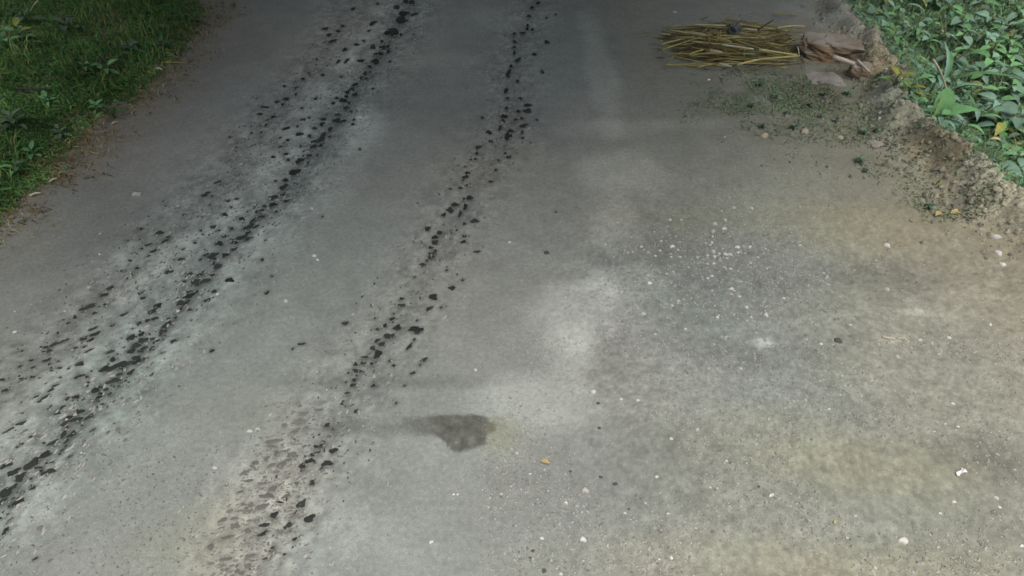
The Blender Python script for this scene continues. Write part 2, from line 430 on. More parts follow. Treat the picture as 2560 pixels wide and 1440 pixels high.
CLODS_RIGHT = [
 (1137,512,20,11,5),(1125,525,14,13,30),(1108,537,16,7,20),(1175,495,18,11,0),(1160,497,7,6,0),(1163,517,16,10,80),(1150,535,16,8,80),(1187,553,18,12,10),(1068,572,14,11,0),(1097,582,13,12,60),
 (1087,593,16,9,20),(1087,606,15,12,0),(1076,619,9,9,20),(1087,627,11,7,0),(1078,635,18,8,-10),(1078,643,13,11,40),(1067,652,9,6,20),(1055,661,15,7,0),(1162,590,13,6,5),(1158,605,15,8,15),
 (1193,629,16,6,5),(1037,692,7,5,0),(1117,676,7,6,70),(1157,700,7,6,0),(1130,720,13,12,30),(1083,742,21,13,0),(1073,772,14,11,50),(1103,769,8,6,0),(1003,747,12,8,15),(1003,763,18,8,5),
 (980,797,14,8,30),(985,784,6,6,30),(962,813,11,9,-40),(943,823,12,6,0),(993,819,19,12,20),(1040,823,36,12,0),(1043,832,18,7,0),(1043,801,9,6,0),(968,840,18,14,10),(982,838,12,9,0),
 (943,851,14,9,40),(955,860,14,12,20),(932,870,13,11,0),(945,885,22,16,60),(1035,850,10,7,10),(1023,867,20,8,50),(915,892,26,6,5),(908,908,15,7,5),(930,908,10,8,60),(888,910,11,9,0),
 (892,927,26,9,-10),(892,939,10,6,0),(883,950,14,8,10),(870,933,8,5,0),(975,902,10,6,25),(985,913,11,7,15),(1060,900,17,10,35),(1050,913,8,6,50),(1032,933,14,6,15),
 (863,808,16,9,10),(753,860,20,6,0),(732,873,8,6,80),(668,732,12,7,40),(807,542,6,4,0),(882,963,16,8,15),(933,965,14,8,20),(868,982,13,6,10),(857,1007,12,9,60),(893,1028,14,11,20),
 (1012,965,8,5,20),(990,1008,10,7,40),(815,1063,18,9,5),(845,1057,8,6,10),(833,1073,8,6,30),(808,1104,13,8,10),(805,1114,12,10,10),(787,1117,16,10,15),(790,1132,18,7,15),(777,1138,14,9,35),
 (773,1153,24,11,25),(755,1165,18,15,20),(753,1177,10,6,80),(833,1127,20,14,15),(820,1158,30,14,10),(803,1171,14,5,40),(780,1207,14,14,0),(753,1260,26,18,35),(737,1283,14,6,70),(773,1297,30,18,20),
 (720,1315,26,16,40),(738,1348,13,11,5),(710,1387,11,8,60),(683,1368,12,10,20),(675,1378,8,6,70),(663,1396,14,7,15),(655,1335,24,12,20),(657,1313,26,9,15),(682,1287,22,16,0),(695,1255,22,5,0),
 (695,1325,5,5,0),(682,1340,5,5,0),
 (1285,85,8,7,60),(1286,104,10,8,0),(1285,119,9,8,60),(1286,132,8,6,80),(1295,150,12,9,60),(1277,165,9,7,60),(1271,182,18,8,70),(1269,189,8,8,0),(1265,226,12,9,80),(1269,246,9,7,30),
 (1301,246,9,8,20),(1320,263,17,8,5),(1319,277,20,10,5),(1296,278,9,7,10),(1266,271,12,6,-5),(1260,290,14,9,30),(1257,301,9,6,10),(1250,319,13,7,70),(1290,299,13,5,0),(1304,296,10,7,10),
 (1310,314,20,8,15),(1342,300,8,4,-10),(1277,327,14,6,10),(1270,341,19,15,70),(1306,330,9,6,80),(1306,345,8,7,0),(1222,331,12,9,20),(1226,353,11,7,0),(1336,136,12,7,10),(1367,105,12,8,0),
 (1331,74,8,6,10),(1367,45,7,5,0),(1389,36,5,5,0),(1355,180,9,8,0),(1294,204,9,8,10),(1206,295,10,6,0),(1319,71,8,6,0),(1320,64,8,6,0),(1307,82,14,6,0),(1195,368,13,9,30),
 (1192,383,9,8,30),(1188,397,8,5,20),(1177,399,7,5,0),(1163,417,10,5,10),(1168,432,10,8,30),(1163,442,16,7,15),(1158,450,6,6,0),(1150,470,11,6,0),(1125,472,9,3,0),(1227,454,13,5,-5),
 (1240,425,8,6,0),(1272,393,14,7,0),(1263,383,9,6,0),(1167,462,6,5,0),(1247,401,6,5,20),(1330,20,9,8,40),(1345,8,10,9,0),(1322,40,8,7,50),(1160,560,9,5,60),(1142,575,8,5,60)]
CHIPS = [
 (683,1103,40,8,10),(680,1116,20,5,0),(710,1128,19,4,0),(730,1137,22,14,0),(691,1135,12,9,80),(664,1148,8,8,0),(639,1157,15,8,-10),(678,1164,18,8,20),(703,1162,19,17,60),(610,1182,18,8,30),
 (662,1193,9,4,0),(622,1202,22,6,10),(654,1209,22,7,5),(682,1221,17,13,20),(742,1208,10,8,-40),(748,1055,32,9,5),(711,1063,10,8,20),(758,1035,20,6,15),(795,1025,20,5,5),(627,1262,12,11,20),
 (606,1261,7,7,0),(655,1267,28,13,15),(667,1240,38,9,-5),(557,1300,20,9,20),(587,1315,22,11,0),(618,1327,17,11,0),(568,1343,30,6,10),(565,1397,30,6,8),(527,1367,14,14,40),(527,1409,14,6,0),
 (618,1393,16,10,60),(620,1414,14,8,30),(592,1415,8,6,60),(592,1428,9,9,0),(603,1433,14,6,15),(565,1425,14,8,30),(630,1388,10,8,0),(573,1279,12,5,10),(600,1277,14,5,5),(585,1296,14,6,10),
 (640,1302,12,10,40),(700,1330,12,8,40),(655,1222,8,5,0),(720,1150,14,6,10),(690,1180,16,4,0),(735,1080,16,7,10),(765,1070,14,6,0),(715,1240,20,7,25),(630,1165,10,5,20),(600,1230,14,5,20)]


M_PATCH.node_tree.nodes['Principled BSDF'].inputs['Roughness'].default_value = .62

# ------------------------------------------------------------------ soil colours, mapped over the land
BASE = np.array([.274, .297, .277])


def blob(x, y, px, py, rx, ry, soft=.5, wob=.25, seed=0):
    """A patch on the ground centred at a spot, with an uneven edge; rx, ry are half-sizes as the photograph shows them."""
    cx, cy = flat(px, py)
    ax = rx / pxm(py); ay = ry / pym(py)
    d = np.sqrt(((x - cx) / ax) ** 2 + ((y - cy) / ay) ** 2)
    d = d + wob * 2 * (fbm(x * 3.2, y * 3.2, 100 + seed, 4) - .5)
    return 1 - sstep(1 - soft, 1 + soft, d)


def soil_colour(x, y):
    n1 = fbm(x * 1.1, y * 1.1, 201, 4)[..., None]
    n2 = fbm(x * 5, y * 5, 211, 4)
    n3 = fbm(x * 17, y * 17, 221, 3)
    n4 = noise(x * 45, y * 45, 231)
    C = BASE * (0.88 + .24 * n1)
    cool = np.array([.92, 1.0, 1.02]); warm = np.array([1.06, 1.0, .90]); tan = np.array([1.09, 1.04, .91]); pink = np.array([1.06, .99, .96])

    def tint(C, w, t, amount=1.0):
        w = np.clip(w * amount, 0, 1)[..., None]
        return C * (1 - w) + C * t * w
    # broad tones of the ground
    C = tint(C, sstep(.35, .7, fbm(x * .6 + 9, y * .6, 241, 3)), cool, .7)
    C = tint(C, sstep(.2, 1.4, x) * sstep(.2, .6, fbm(x * .7, y * .7 + 4, 251, 3)), warm, 1.0)
    C = tint(C, 1 - sstep(-3.3, -1.9, x + .5 * (n1[..., 0] - .5)), np.array([.78, .74, .73]), .95)  # brownish strip by the verge, painted darker to stand in for missing tree shade
    for k, (px, py, rx, ry, a) in enumerate([(2130, 570, 330, 60, .7), (1930, 1090, 200, 70, .5), (2180, 1170, 230, 70, .6), (1250, 420, 180, 60, .5),
                                             (640, 1030, 150, 60, .3), (1700, 1400, 380, 60, .5), (480, 1350, 150, 90, .5), (1650, 560, 200, 50, .3), (2250, 1420, 300, 60, .5)]):
        C = tint(C, blob(x, y, px, py, rx, ry, .7, .3, k), tan, a)
    # pale dusty patches
    for k, (px, py, rx, ry, a) in enumerate([(1455, 775, 115, 85, 1.05), (1545, 705, 100, 42, .8), (1345, 1000, 140, 60, .8), (905, 335, 45, 65, .9), (1560, 430, 100, 50, .8), (1545, 560, 60, 70, .6), (1420, 880, 60, 60, .6),
                                             (840, 470, 60, 60, .3), (1905, 857, 32, 12, 1.6), (2235, 850, 60, 12, .4), (1700, 310, 90, 14, .3), (1100, 1130, 230, 60, .25), (700, 1240, 170, 170, .30),
                                             (2290, 780, 40, 10, .7), (2400, 760, 130, 60, .25), (880, 1350, 160, 70, .2), (1500, 170, 34, 130, .7), (1500, 320, 120, 24, .5), (1280, 45, 110, 26, .4), (1090, 150, 120, 14, .3), (330, 640, 40, 30, .4), (690, 600, 50, 60, .3)]):
        C = C * (1 + .46 * a * blob(x, y, px, py, rx, ry, .55, .45, 20 + k))[..., None]
    # dark gritty patches
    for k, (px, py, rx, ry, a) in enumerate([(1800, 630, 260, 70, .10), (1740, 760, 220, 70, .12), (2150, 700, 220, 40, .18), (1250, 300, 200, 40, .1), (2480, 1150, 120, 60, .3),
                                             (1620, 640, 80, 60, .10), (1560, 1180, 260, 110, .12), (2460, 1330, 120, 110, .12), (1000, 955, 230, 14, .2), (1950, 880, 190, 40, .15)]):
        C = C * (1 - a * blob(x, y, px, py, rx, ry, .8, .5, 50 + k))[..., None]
    # the damp spill and its tail
    w = np.maximum((blob(x, y, 1105, 1063, 118, 25, .5, .12, 70)), .62 * blob(x, y, 960, 1070, 165, 20, .8, .3, 71))
    C = C * (1 - .40 * w)[..., None]
    C = tint(C, blob(x, y, 1245, 1085, 45, 40, .7, .3, 73), np.array([1.02, 1.0, .82]), .8)
    # the wheel tracks: scuffed pale crust with damp dark bits
    dl, sl = dist_poly(x, y, LEFT_TRACK); do, so = dist_poly(x, y, OUTER_TRACK); dr, sr = dist_poly(x, y, RIGHT_TRACK)
    band = np.maximum(np.exp(-(dl / .32) ** 2), np.maximum(np.exp(-(do / .26) ** 2), .85 * np.exp(-(dr / .26) ** 2)))
    C = C * (1 + band * (1.0 * (n3 - .5) + .55 * (n4 - .5)))[..., None]
    C = C * (1 + .50 * np.exp(-((sl - .27) / .13) ** 2) * sstep(.25, .6, n2))[..., None]
    C = C * (1 + .22 * np.exp(-((sl + .17) / .11) ** 2) * sstep(.3, .6, n2))[..., None]
    C = C * (1 - .36 * np.exp(-(dl / .075) ** 2) * sstep(.35, .6, n3))[..., None]
    C = C * (1 - .22 * np.exp(-(do / .07) ** 2) * sstep(.4, .6, n3))[..., None]
    C = C * (1 - .26 * np.exp(-(dr / .075) ** 2) * sstep(.4, .62, n3))[..., None]
    C = tint(C, np.exp(-((sl) / .3) ** 2), cool, .7)
    cb = np.maximum(blob(x, y, 665, 1240, 140, 190, .5, .3, 75), blob(x, y, 600, 1400, 140, 90, .5, .3, 76))
    C = tint(C, cb, np.array([1.17, 1.10, 1.06]), .9)
    C = C * (1 + cb * .55 * (fbm(x * 26, y * 18, 261, 2) - .5))[..., None]
    # general mottling of the open road and grit in its right half
    C = C * (1 + .16 * (n2 - .5) + .10 * (n3 - .5))[..., None]
    g = sstep(-.2, .9, x) * sstep(4.9, 3.0, y)
    C = C * (1 + g * (.36 * (n4 - .5) + .24 * (n3 - .5) + .30 * (noise(x * 75, y * 75, 291) - .5)))[..., None]
    # earth of the ridge and of the verge
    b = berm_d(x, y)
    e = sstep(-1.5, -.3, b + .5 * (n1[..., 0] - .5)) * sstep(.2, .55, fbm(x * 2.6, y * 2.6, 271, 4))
    C = tint(C, e, np.array([.83, .785, .73]), .9)  # warm brown shoulder, painted darker to offset light let in past the boughs
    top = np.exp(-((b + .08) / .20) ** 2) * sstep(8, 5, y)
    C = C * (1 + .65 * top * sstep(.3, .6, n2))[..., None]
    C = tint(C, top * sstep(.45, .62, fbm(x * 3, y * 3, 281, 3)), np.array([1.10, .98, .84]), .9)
    inb = sstep(.08, .22, b)[..., None]
    C = C * (1 - inb) + np.array([.15, .27, .19]) * (0.75 + .5 * n2[..., None]) * inb
    v = verge_d(x, y)
    e = sstep(-.75, .0, v)
    C = tint(C, e * sstep(.15, .55, n2), np.array([.90, .80, .66]), .95)
    inv = sstep(-.04, .14, v)[..., None]
    C = C * (1 - inv) + np.array([.17, .15, .115]) * (0.6 + .8 * n2[..., None]) * inv
    hx, hy = flat(1960, 200)
    m = np.exp(-(((x - hx) / .8) ** 2 + ((y - hy) / .8) ** 2)) * sstep(.3, .55, n2)
    C = tint(C, m, np.array([.74, .70, .62]), .9)
    kx_, ky_ = flat(1975, 275)
    m = np.exp(-(((x - kx_) / .62) ** 2 + ((y - ky_) / .42) ** 2)) * sstep(.35, .6, fbm(x * 6, y * 6, 295, 4))
    C = tint(C, m, np.array([.62, .74, .60]), .9)
    return np.clip(C, .01, .75)


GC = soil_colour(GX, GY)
# the soil is damp around each clod
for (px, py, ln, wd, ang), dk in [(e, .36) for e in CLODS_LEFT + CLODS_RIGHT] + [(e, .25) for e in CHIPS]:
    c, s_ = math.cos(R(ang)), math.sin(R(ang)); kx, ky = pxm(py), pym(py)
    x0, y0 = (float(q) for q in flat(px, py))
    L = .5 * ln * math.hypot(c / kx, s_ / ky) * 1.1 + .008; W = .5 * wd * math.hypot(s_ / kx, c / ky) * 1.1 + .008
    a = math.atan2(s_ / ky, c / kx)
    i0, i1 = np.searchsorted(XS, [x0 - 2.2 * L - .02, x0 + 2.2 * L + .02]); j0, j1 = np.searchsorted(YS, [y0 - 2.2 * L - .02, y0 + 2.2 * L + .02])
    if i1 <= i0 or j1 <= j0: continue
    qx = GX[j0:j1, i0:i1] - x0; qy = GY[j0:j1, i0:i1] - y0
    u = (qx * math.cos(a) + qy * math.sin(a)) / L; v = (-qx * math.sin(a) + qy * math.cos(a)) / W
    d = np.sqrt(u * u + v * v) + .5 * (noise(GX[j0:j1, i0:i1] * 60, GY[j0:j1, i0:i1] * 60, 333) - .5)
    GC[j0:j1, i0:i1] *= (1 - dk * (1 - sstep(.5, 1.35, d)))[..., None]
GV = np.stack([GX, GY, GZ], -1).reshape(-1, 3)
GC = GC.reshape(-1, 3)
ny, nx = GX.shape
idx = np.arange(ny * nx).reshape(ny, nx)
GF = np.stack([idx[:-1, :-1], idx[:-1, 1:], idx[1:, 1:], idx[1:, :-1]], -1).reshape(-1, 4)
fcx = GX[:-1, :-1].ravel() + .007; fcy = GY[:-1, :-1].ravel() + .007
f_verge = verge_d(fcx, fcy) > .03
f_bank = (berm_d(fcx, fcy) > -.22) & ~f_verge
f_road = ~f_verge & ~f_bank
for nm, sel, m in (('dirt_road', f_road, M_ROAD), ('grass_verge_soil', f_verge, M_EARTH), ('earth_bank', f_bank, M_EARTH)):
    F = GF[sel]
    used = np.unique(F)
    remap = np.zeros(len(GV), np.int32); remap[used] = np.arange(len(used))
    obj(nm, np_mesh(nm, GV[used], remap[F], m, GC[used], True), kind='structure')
S = 900.0
gv = np.array([(-S, -S, -.6), (S, -S, -.6), (S, S, -.6), (-S, S, -.6)])
obj('ground', np_mesh('ground', gv, np.array([[0, 1, 2, 3]]), M_GROUND, np.tile(BASE * .8, (4, 1))), kind='structure')

# ------------------------------------------------------------------ unseen trees, added so that their boughs shade the far end of the road
def tube(pts, radii, sides=8):
    V = []; F = []
    pts = [Vector(p) for p in pts]
    for i, p in enumerate(pts):
        d = (pts[min(i + 1, len(pts) - 1)] - pts[max(i - 1, 0)]).normalized()
        u = d.orthogonal().normalized() if i == 0 else (u - d * u.dot(d)).normalized()
        w = d.cross(u)
        for k in range(sides):
            a = 2 * math.pi * k / sides
            V.append(p + (u * math.cos(a) + w * math.sin(a)) * radii[i])
    for i in range(len(pts) - 1):
        for k in range(sides):
            a = i * sides + k; b = i * sides + (k + 1) % sides
            F.append((a, b, b + sides, a + sides))
    F.append(tuple(range(sides - 1, -1, -1)))
    F.append(tuple(range((len(pts) - 1) * sides, len(pts) * sides)))
    return V, F


def join(parts):
    V = []; F = []
    for v, f in parts:
        o = len(V); V += list(v); F += [tuple(i + o for i in q) for q in f]
    return V, F


def leaf_cloud(centres, radii, n, size, tones, rg):
    """Many leaf-sized quads spread through several clumps."""
    k = rg.integers(0, len(centres), n)
    d = rg.normal(size=(n, 3)); d /= np.linalg.norm(d, axis=1)[:, None]
    r = rg.random(n) ** .45
    P = np.array(centres)[k] + d * (r * np.array(radii)[k])[:, None] * np.array([1, 1, .6])
    a = rg.normal(size=(n, 3)); a /= np.linalg.norm(a, axis=1)[:, None]
    b = np.cross(a, rg.normal(size=(n, 3))); b /= np.linalg.norm(b, axis=1)[:, None]
    s = size * (.6 + .8 * rg.random(n))[:, None]
    V = np.stack([P - a * s, P + b * s * .45, P + a * s, P - b * s * .45], 1).reshape(-1, 3)
    F = np.arange(4 * n).reshape(n, 4)
    t = np.array(tones)[rg.integers(0, len(tones), n)] * (.7 + .6 * rg.random(n))[:, None]
    return V, F, np.repeat(t, 4, 0)


CANOPY_X, CANOPY_Y = [-10, -6.5, -4.4, -2.6, 0, 3, 4.6, 8], [9.0, 7.0, 3.8, 1.0, 1.3, 2.0, 6.2, 10.0]      # near edge of the boughs, shaped for the shade they cast on the road


def tree(x, y, h, clumps, n, label, seed):
    """Trunk, limbs to each leaf clump (clumps given at their places in the world) and the crown's leaves."""
    rg = np.random.default_rng(seed)
    z0 = zat(x, y)
    t = thing('added_shade_tree', (x, y, z0), label, 'tree', 'unseen trees added to shade the far road')
    trunk_pts = [(0, 0, -.2), (.05, .03, h * .25), (-.06, .05, h * .55), (.05, -.05, h * .8)]
    parts = [tube(trunk_pts, [.26, .21, .16, .09])]
    clumps = [(c[0] - x, c[1] - y, c[2] - z0, c[3]) for c in clumps]
    for (cx, cy, cz, cr) in clumps:
        parts.append(tube([(0, 0, h * .45), (cx * .45, cy * .45, (h * .45 + cz) / 2 + .5), (cx * .95, cy * .95, cz)], [.10, .07, .02], 6))
    V, F = join(parts)
    obj('trunk', mesh('trunk', V, F, M_BARK, True), t)
    LV, LF, LC = leaf_cloud([(c[0], c[1], c[2]) for c in clumps], [c[3] for c in clumps], n, .19, [(.05, .10, .03), (.07, .13, .04), (.035, .08, .03)], rg)
    obj('crown', np_mesh('crown', LV, LF, M_CROWN, LC), t)
    return t


TREES = [(-5.4, 9.6, 6.4, 'unseen tree added behind the grass verge, its boughs shading the road'), (1.6, 10.6, 6.6, 'unseen tree added beyond the stalk heap to shade the far road'),
         (-7.0, 4.2, 6.0, 'unseen tree added for shade outside the grass verge, nearest to the camera')]
boughs = [[] for _ in TREES]
rgt = np.random.default_rng(99)
for gx in np.arange(-10, 8, 1.25):
    for gy in np.arange(0, 13, 1.25):
        x = gx + rgt.uniform(-.4, .4); y = gy + rgt.uniform(-.4, .4)
        lim = np.interp(x, CANOPY_X, CANOPY_Y)
        if y < lim + .6 or (abs(x + .7) < .65 and 4.6 < y < 5.6): continue  # boughs left out at one spot to lighten the road below
        k = min(range(len(TREES)), key=lambda q: math.hypot(TREES[q][0] - x, TREES[q][1] - y))
        r_ = rgt.uniform(.9, 1.35)
        if y > 6.0 and (len(boughs[k]) % 3) == 2: r_ *= .75
        boughs[k].append((x, y, 4.05 + .12 * (y - lim) + rgt.uniform(-.1, .5), r_))
for k, (x, y, h, lab) in enumerate(TREES):
    tree(x, y, h, boughs[k], 290 * len(boughs[k]), lab, 11 + k)

# ------------------------------------------------------------------ mud clods in the wheel tracks
def lump_mesh(name, mat, seed, pointed=.35, k=16, flatness=1.0):
    """An irregular low lump about 1 x 1 x 1 before scaling: a ragged foot, a shoulder and a domed top."""
    r = random.Random(seed)
    ph = [r.random() * 6.3 for _ in range(5)]
    out = []
    for i in range(k):
        a = 2 * math.pi * i / k
        s = 1 + pointed * (.30 * math.sin(2 * a + ph[0]) + .42 * math.sin(3 * a + ph[1]) + .26 * math.sin(4 * a + ph[2]) + .16 * math.sin(6 * a + ph[3])) + r.uniform(-.05, .05)
        c, d = math.cos(a), math.sin(a)
        out.append((math.copysign(abs(c) ** .85, c) * s * .5, math.copysign(abs(d) ** .85, d) * s * .5))
    V = [(x * 1.03, y * 1.03, -1.0) for x, y in out]
    V += [(x, y, .15 + r.uniform(-.08, .08)) for x, y in out]
    V += [(x * .80, y * .80, .70 + r.uniform(-.15, .1) * flatness) for x, y in out]
    V += [(x * .42 + r.uniform(-.02, .02), y * .42, .95 + r.uniform(-.35, .2) * flatness) for x, y in out]
    V.append((0, 0, 1.0))
    F = []
    for b in (0, k, 2 * k):
        for i in range(k):
            j = (i + 1) % k
            F.append((b + i, b + j, b + k + j, b + k + i))
    for i in range(k): F.append((3 * k + i, 3 * k + (i + 1) % k, 4 * k))
    return mesh(name, V, F, mat, True)


CLOD_MESHES = [lump_mesh('mud_clod', M_CLOD, s, .40, 18) for s in range(18)]
CHIP_MESHES = [lump_mesh('mud_chip', M_CHIP, 50 + s, .4, 12) for s in range(8)]


def spot(e):
    """World place, length, width and heading of something seen on the ground as an oblong mark."""
    px, py, ln, wd, ang = e
    x, y, z = at(px, py)
    c, s = math.cos(R(ang)), math.sin(R(ang))
    kx, ky = pxm(py), pym(py)
    dx, dy = c / kx, s / ky
    L = ln * math.hypot(dx, dy)
    wx, wy = -s / kx, c / ky
    W = wd * math.hypot(wx, wy)
    return x, y, z, L, W, math.atan2(dy, dx)


def stretch_of(py):
    if py < 130: return 'near the top edge'
    if py < 330: return 'level with the low weeds'
    if py < 520: return 'level with the verge foot'
    if py < 690: return 'level with the white pebbles'
    if py < 850: return 'level with the dusty patch'
    if py < 1010: return 'above the damp spill'
    if py < 1200: return 'level with the damp spill'
    return 'in the nearest stretch'


SPECIAL = {(530, 877): 'lone dark clod on bare road right of the left wheel track', (863, 808): 'lone dark clod midway between the two wheel tracks, the upper one',
           (753, 860): 'small flat dark clod between the wheel tracks, below the lone one', (773, 1297): 'large dark clod right of the right track close to the bottom edge',
           (753, 1260): 'large oval dark clod at the near end of the right wheel track', (218, 768): 'long thin dark clod in the outer row of the left track',
           (1040, 823): 'wide dark clod right of the right wheel track', (88, 1397): 'lone short dark clod close to the lower left corner',
           (820, 1158): 'large dark clod right of the right track, just below the damp spill', (12, 1230): 'largest black clod, cut by the left edge of the view',
           (607, 594): 'broad dark clod in the middle of the left wheel track', (1083, 742): 'oblong dark clod right of the right wheel track, above the wide one',
           (682, 1287): 'large dark clod amid the grey chips of the tan patch'}
allclods = [(e, 'left wheel track') for e in CLODS_LEFT] + [(e, 'right wheel track') for e in CLODS_RIGHT]
allclods.sort(key=lambda t: -(t[0][2] * t[0][3]))
rest = []
for n, (e, tr) in enumerate(allclods):
    x, y, z, L, W, a = spot(e)
    if n >= 300 and (e[0], e[1]) not in SPECIAL:
        rest.append((x, y, z, L, W, a)); continue
    h = min(.016, .10 * (L + W))
    lab = SPECIAL.get((e[0], e[1]))
    if lab is None:
        row = 'right track'
        if tr == 'left wheel track':
            d1, _ = dist_poly(np.array([x]), np.array([y]), LEFT_TRACK); d2, _ = dist_poly(np.array([x]), np.array([y]), OUTER_TRACK)
            row = 'main left track' if d1[0] < d2[0] else 'outer left row'
        size = 'broad' if max(e[2], e[3]) > 18 else 'small'
        lab = '%s dark clod, %s, %s' % (size, row, stretch_of(e[1]))
        o = obj('mud_clod', CLOD_MESHES[n % 18], label=lab, category='mud clod', group='dark mud clods in the wheel tracks')
    else:
        o = obj('mud_clod', CLOD_MESHES[n % 18], label=lab, category='mud clod')
    o.location = (x, y, z - .001); o.scale = (L * 1.06, W * 1.06, h * .6); o.rotation_euler = (0, 0, a)
for n, e in enumerate(CHIPS):
    x, y, z, L, W, a = spot(e)
    lab = ('long ' if e[2] > 25 else '') + 'flat grey mud chip ' + ('above' if e[1] < 1170 else 'beside' if e[1] < 1300 else 'below') + ' the large clod amid them'
    o = obj('mud_chip', CHIP_MESHES[n % 8], label=lab, category='mud chip', group='grey chips in the tan crumbled patch')
    o.location = (x, y, z); o.scale = (L * 1.1, W * 1.1, .006); o.rotation_euler = (0, 0, a)


def lumps_merged(items, k=7, rg=rng):
    """Merge many small irregular lumps given as x, y, z, L, W, heading, height, colour."""
    V = []; F = []; Cc = []
    n = len(items)
    A = np.linspace(0, 2 * np.pi, k, endpoint=False)
    it = np.array([i[:7] for i in items]); cc = np.array([i[7] for i in items])
    s = 1 + .28 * rg.standard_normal((n, k))
    s = np.clip(s, .55, 1.5)
    lx = np.cos(A) * s * .5 * it[:, 3:4]; ly = np.sin(A) * s * .5 * it[:, 4:5]
    ca, sa = np.cos(it[:, 5:6]), np.sin(it[:, 5:6])
    wx = it[:, 0:1] + lx * ca - ly * sa; wy = it[:, 1:2] + lx * sa + ly * ca
    foot = np.stack([wx, wy, np.repeat(it[:, 2:3] - .004, k, 1)], -1)
    jx = .6 + .15 * rg.random((n, k))
    mx = it[:, 0:1] + (wx - it[:, 0:1]) * jx; my = it[:, 1:2] + (wy - it[:, 1:2]) * jx
    top = np.stack([mx, my, it[:, 2:3] + it[:, 6:7] * (.7 + .5 * rg.random((n, k)))], -1)
    VV = np.concatenate([foot, top], 1).reshape(-1, 3)
    base = (np.arange(n) * 2 * k)[:, None, None]
    i = np.arange(k); j = (i + 1) % k
    q = np.stack([i, j, j + k, i + k], -1)[None]
    sides = (base + q).reshape(-1, 4)
    caps = []
    for t in range(1, k - 1, 2):
        caps.append([k, k + t, k + t + 1, k + min(t + 2, k - 1)])
    capq = (base + np.array(caps)[None]).reshape(-1, 4)
    deg = capq[:, 2] == capq[:, 3]
    FF = np.concatenate([sides, capq[~deg]])
    return VV, FF, np.repeat(cc, 2 * k, 0)


dark = np.array([.033, .040, .036])
items = [(x, y, z, L * 1.05, W * 1.05, a, min(.010, .10 * (L + W)), dark * random.uniform(.8, 1.4)) for x, y, z, L, W, a in rest]
for P, num, spread in ((LEFT_TRACK, 1100, .11), (OUTER_TRACK, 650, .14), (RIGHT_TRACK, 420, .12)):
    seg = np.hypot(*(P[1:] - P[:-1]).T); cum = np.concatenate([[0], np.cumsum(seg)])
    for _ in range(num):
        t = random.random() * cum[-1]
        k = min(len(seg) - 1, int(np.searchsorted(cum, t)) - 1); k = max(k, 0)
        f = (t - cum[k]) / seg[k]
        p = P[k] + (P[k + 1] - P[k]) * f
        d = (P[k + 1] - P[k]) / seg[k]
        o = random.gauss(0, spread)
        x, y = p[0] - d[1] * o, p[1] + d[0] * o
        if noise(np.array([x * 5]), np.array([y * 5]), 301)[0] < .4: continue
        s = random.uniform(.005, .015)
        items.append((x, y, zat(x, y), s * random.uniform(1, 2), s, math.atan2(d[1], d[0]) + random.uniform(-.5, .5), s * .25, dark * random.uniform(.9, 2.2)))
V, F, C_ = lumps_merged(items)
obj('mud_crumbs', np_mesh('mud_crumbs', V, F, M_GRAVEL, C_), kind='stuff', label='small dark mud crumbs strewn along the wheel tracks', category='mud crumbs')

# ------------------------------------------------------------------ the damp spill (its thick end)
out = [(1000, 1056), (1030, 1047), (1062, 1041), (1090, 1037), (1120, 1034), (1150, 1035), (1185, 1033), (1212, 1037), (1226, 1045), (1236, 1058), (1246, 1062), (1246, 1080), (1232, 1088), (1224, 1092),
       (1224, 1104), (1230, 1112), (1206, 1121), (1190, 1130), (1170, 1132), (1152, 1139), (1128, 1136), (1118, 1128), (1110, 1112), (1094, 1097), (1075, 1089), (1048, 1092), (1020, 1088), (996, 1080), (985, 1068)]
fine = []
for i in range(len(out)):
    a, b = out[i], out[(i + 1) % len(out)]
    jag = 3.2 if a[0] > 1110 and a[1] > 1040 else 1.0
    for t in (0, .25, .5, .75):
        fine.append((a[0] + (b[0] - a[0]) * t + random.uniform(-jag, jag), a[1] + (b[1] - a[1]) * t + random.uniform(-jag, jag) * .8))
W0 = np.array([flat(*p) for p in fine], float)


def inside(x, y, P):
    r = np.zeros(x.shape, bool)
    for (ax, ay), (bx, by) in zip(P, np.roll(P, -1, 0)):
        c = ((ay > y) != (by > y)) & (x < (bx - ax) * (y - ay) / (by - ay + 1e-12) + ax)
        r ^= c
    return r


lo, hi = W0.min(0), W0.max(0)
hx_, hy_ = np.meshgrid(np.arange(lo[0], hi[0], .0045), np.arange(lo[1], hi[1], .0045))
ins = inside(hx_, hy_, W0)
dp, _ = dist_poly(hx_, hy_, np.vstack([W0, W0[:1]]))
dp = np.where(ins, dp, -dp) - .010 * fbm(hx_ * 34, hy_ * 34, 79, 3) ** 1.5
ins = dp > 0
hid = np.arange(hx_.size).reshape(hx_.shape)
HF = np.stack([hid[:-1, :-1], hid[:-1, 1:], hid[1:, 1:], hid[1:, :-1]], -1)[ins[:-1, :-1] & ins[:-1, 1:] & ins[1:, 1:] & ins[1:, :-1]].reshape(-1, 4)
sc_ = soil_colour(hx_, hy_)
ft = sstep(flat(990, 1075)[0], flat(1120, 1075)[0], hx_) * sstep(-.004, .022, dp) * (.68 + .8 * fbm(hx_ * 9, hy_ * 9, 77, 4))
ft = np.clip(ft, 0, 1)[..., None]
cc = np.minimum(sc_, BASE * np.array([1.0, 1.0, .93]) * (.20 + .52 * fbm(hx_ * 24, hy_ * 24, 78, 4))[..., None]) * ft + sc_ * (1 - ft)
olive = (sstep(flat(1205, 1070)[0], flat(1235, 1070)[0], hx_) * sstep(flat(1200, 1100)[1], flat(1200, 1060)[1], hy_))[..., None]
cc = cc * (1 - olive) + cc * np.array([1.04, 1.0, .78]) * olive
hz_ = height(hx_, hy_) + .0015 + .003 * sstep(0, .03, dp)
cx, cy = float(hx_.mean()), float(hy_.mean())
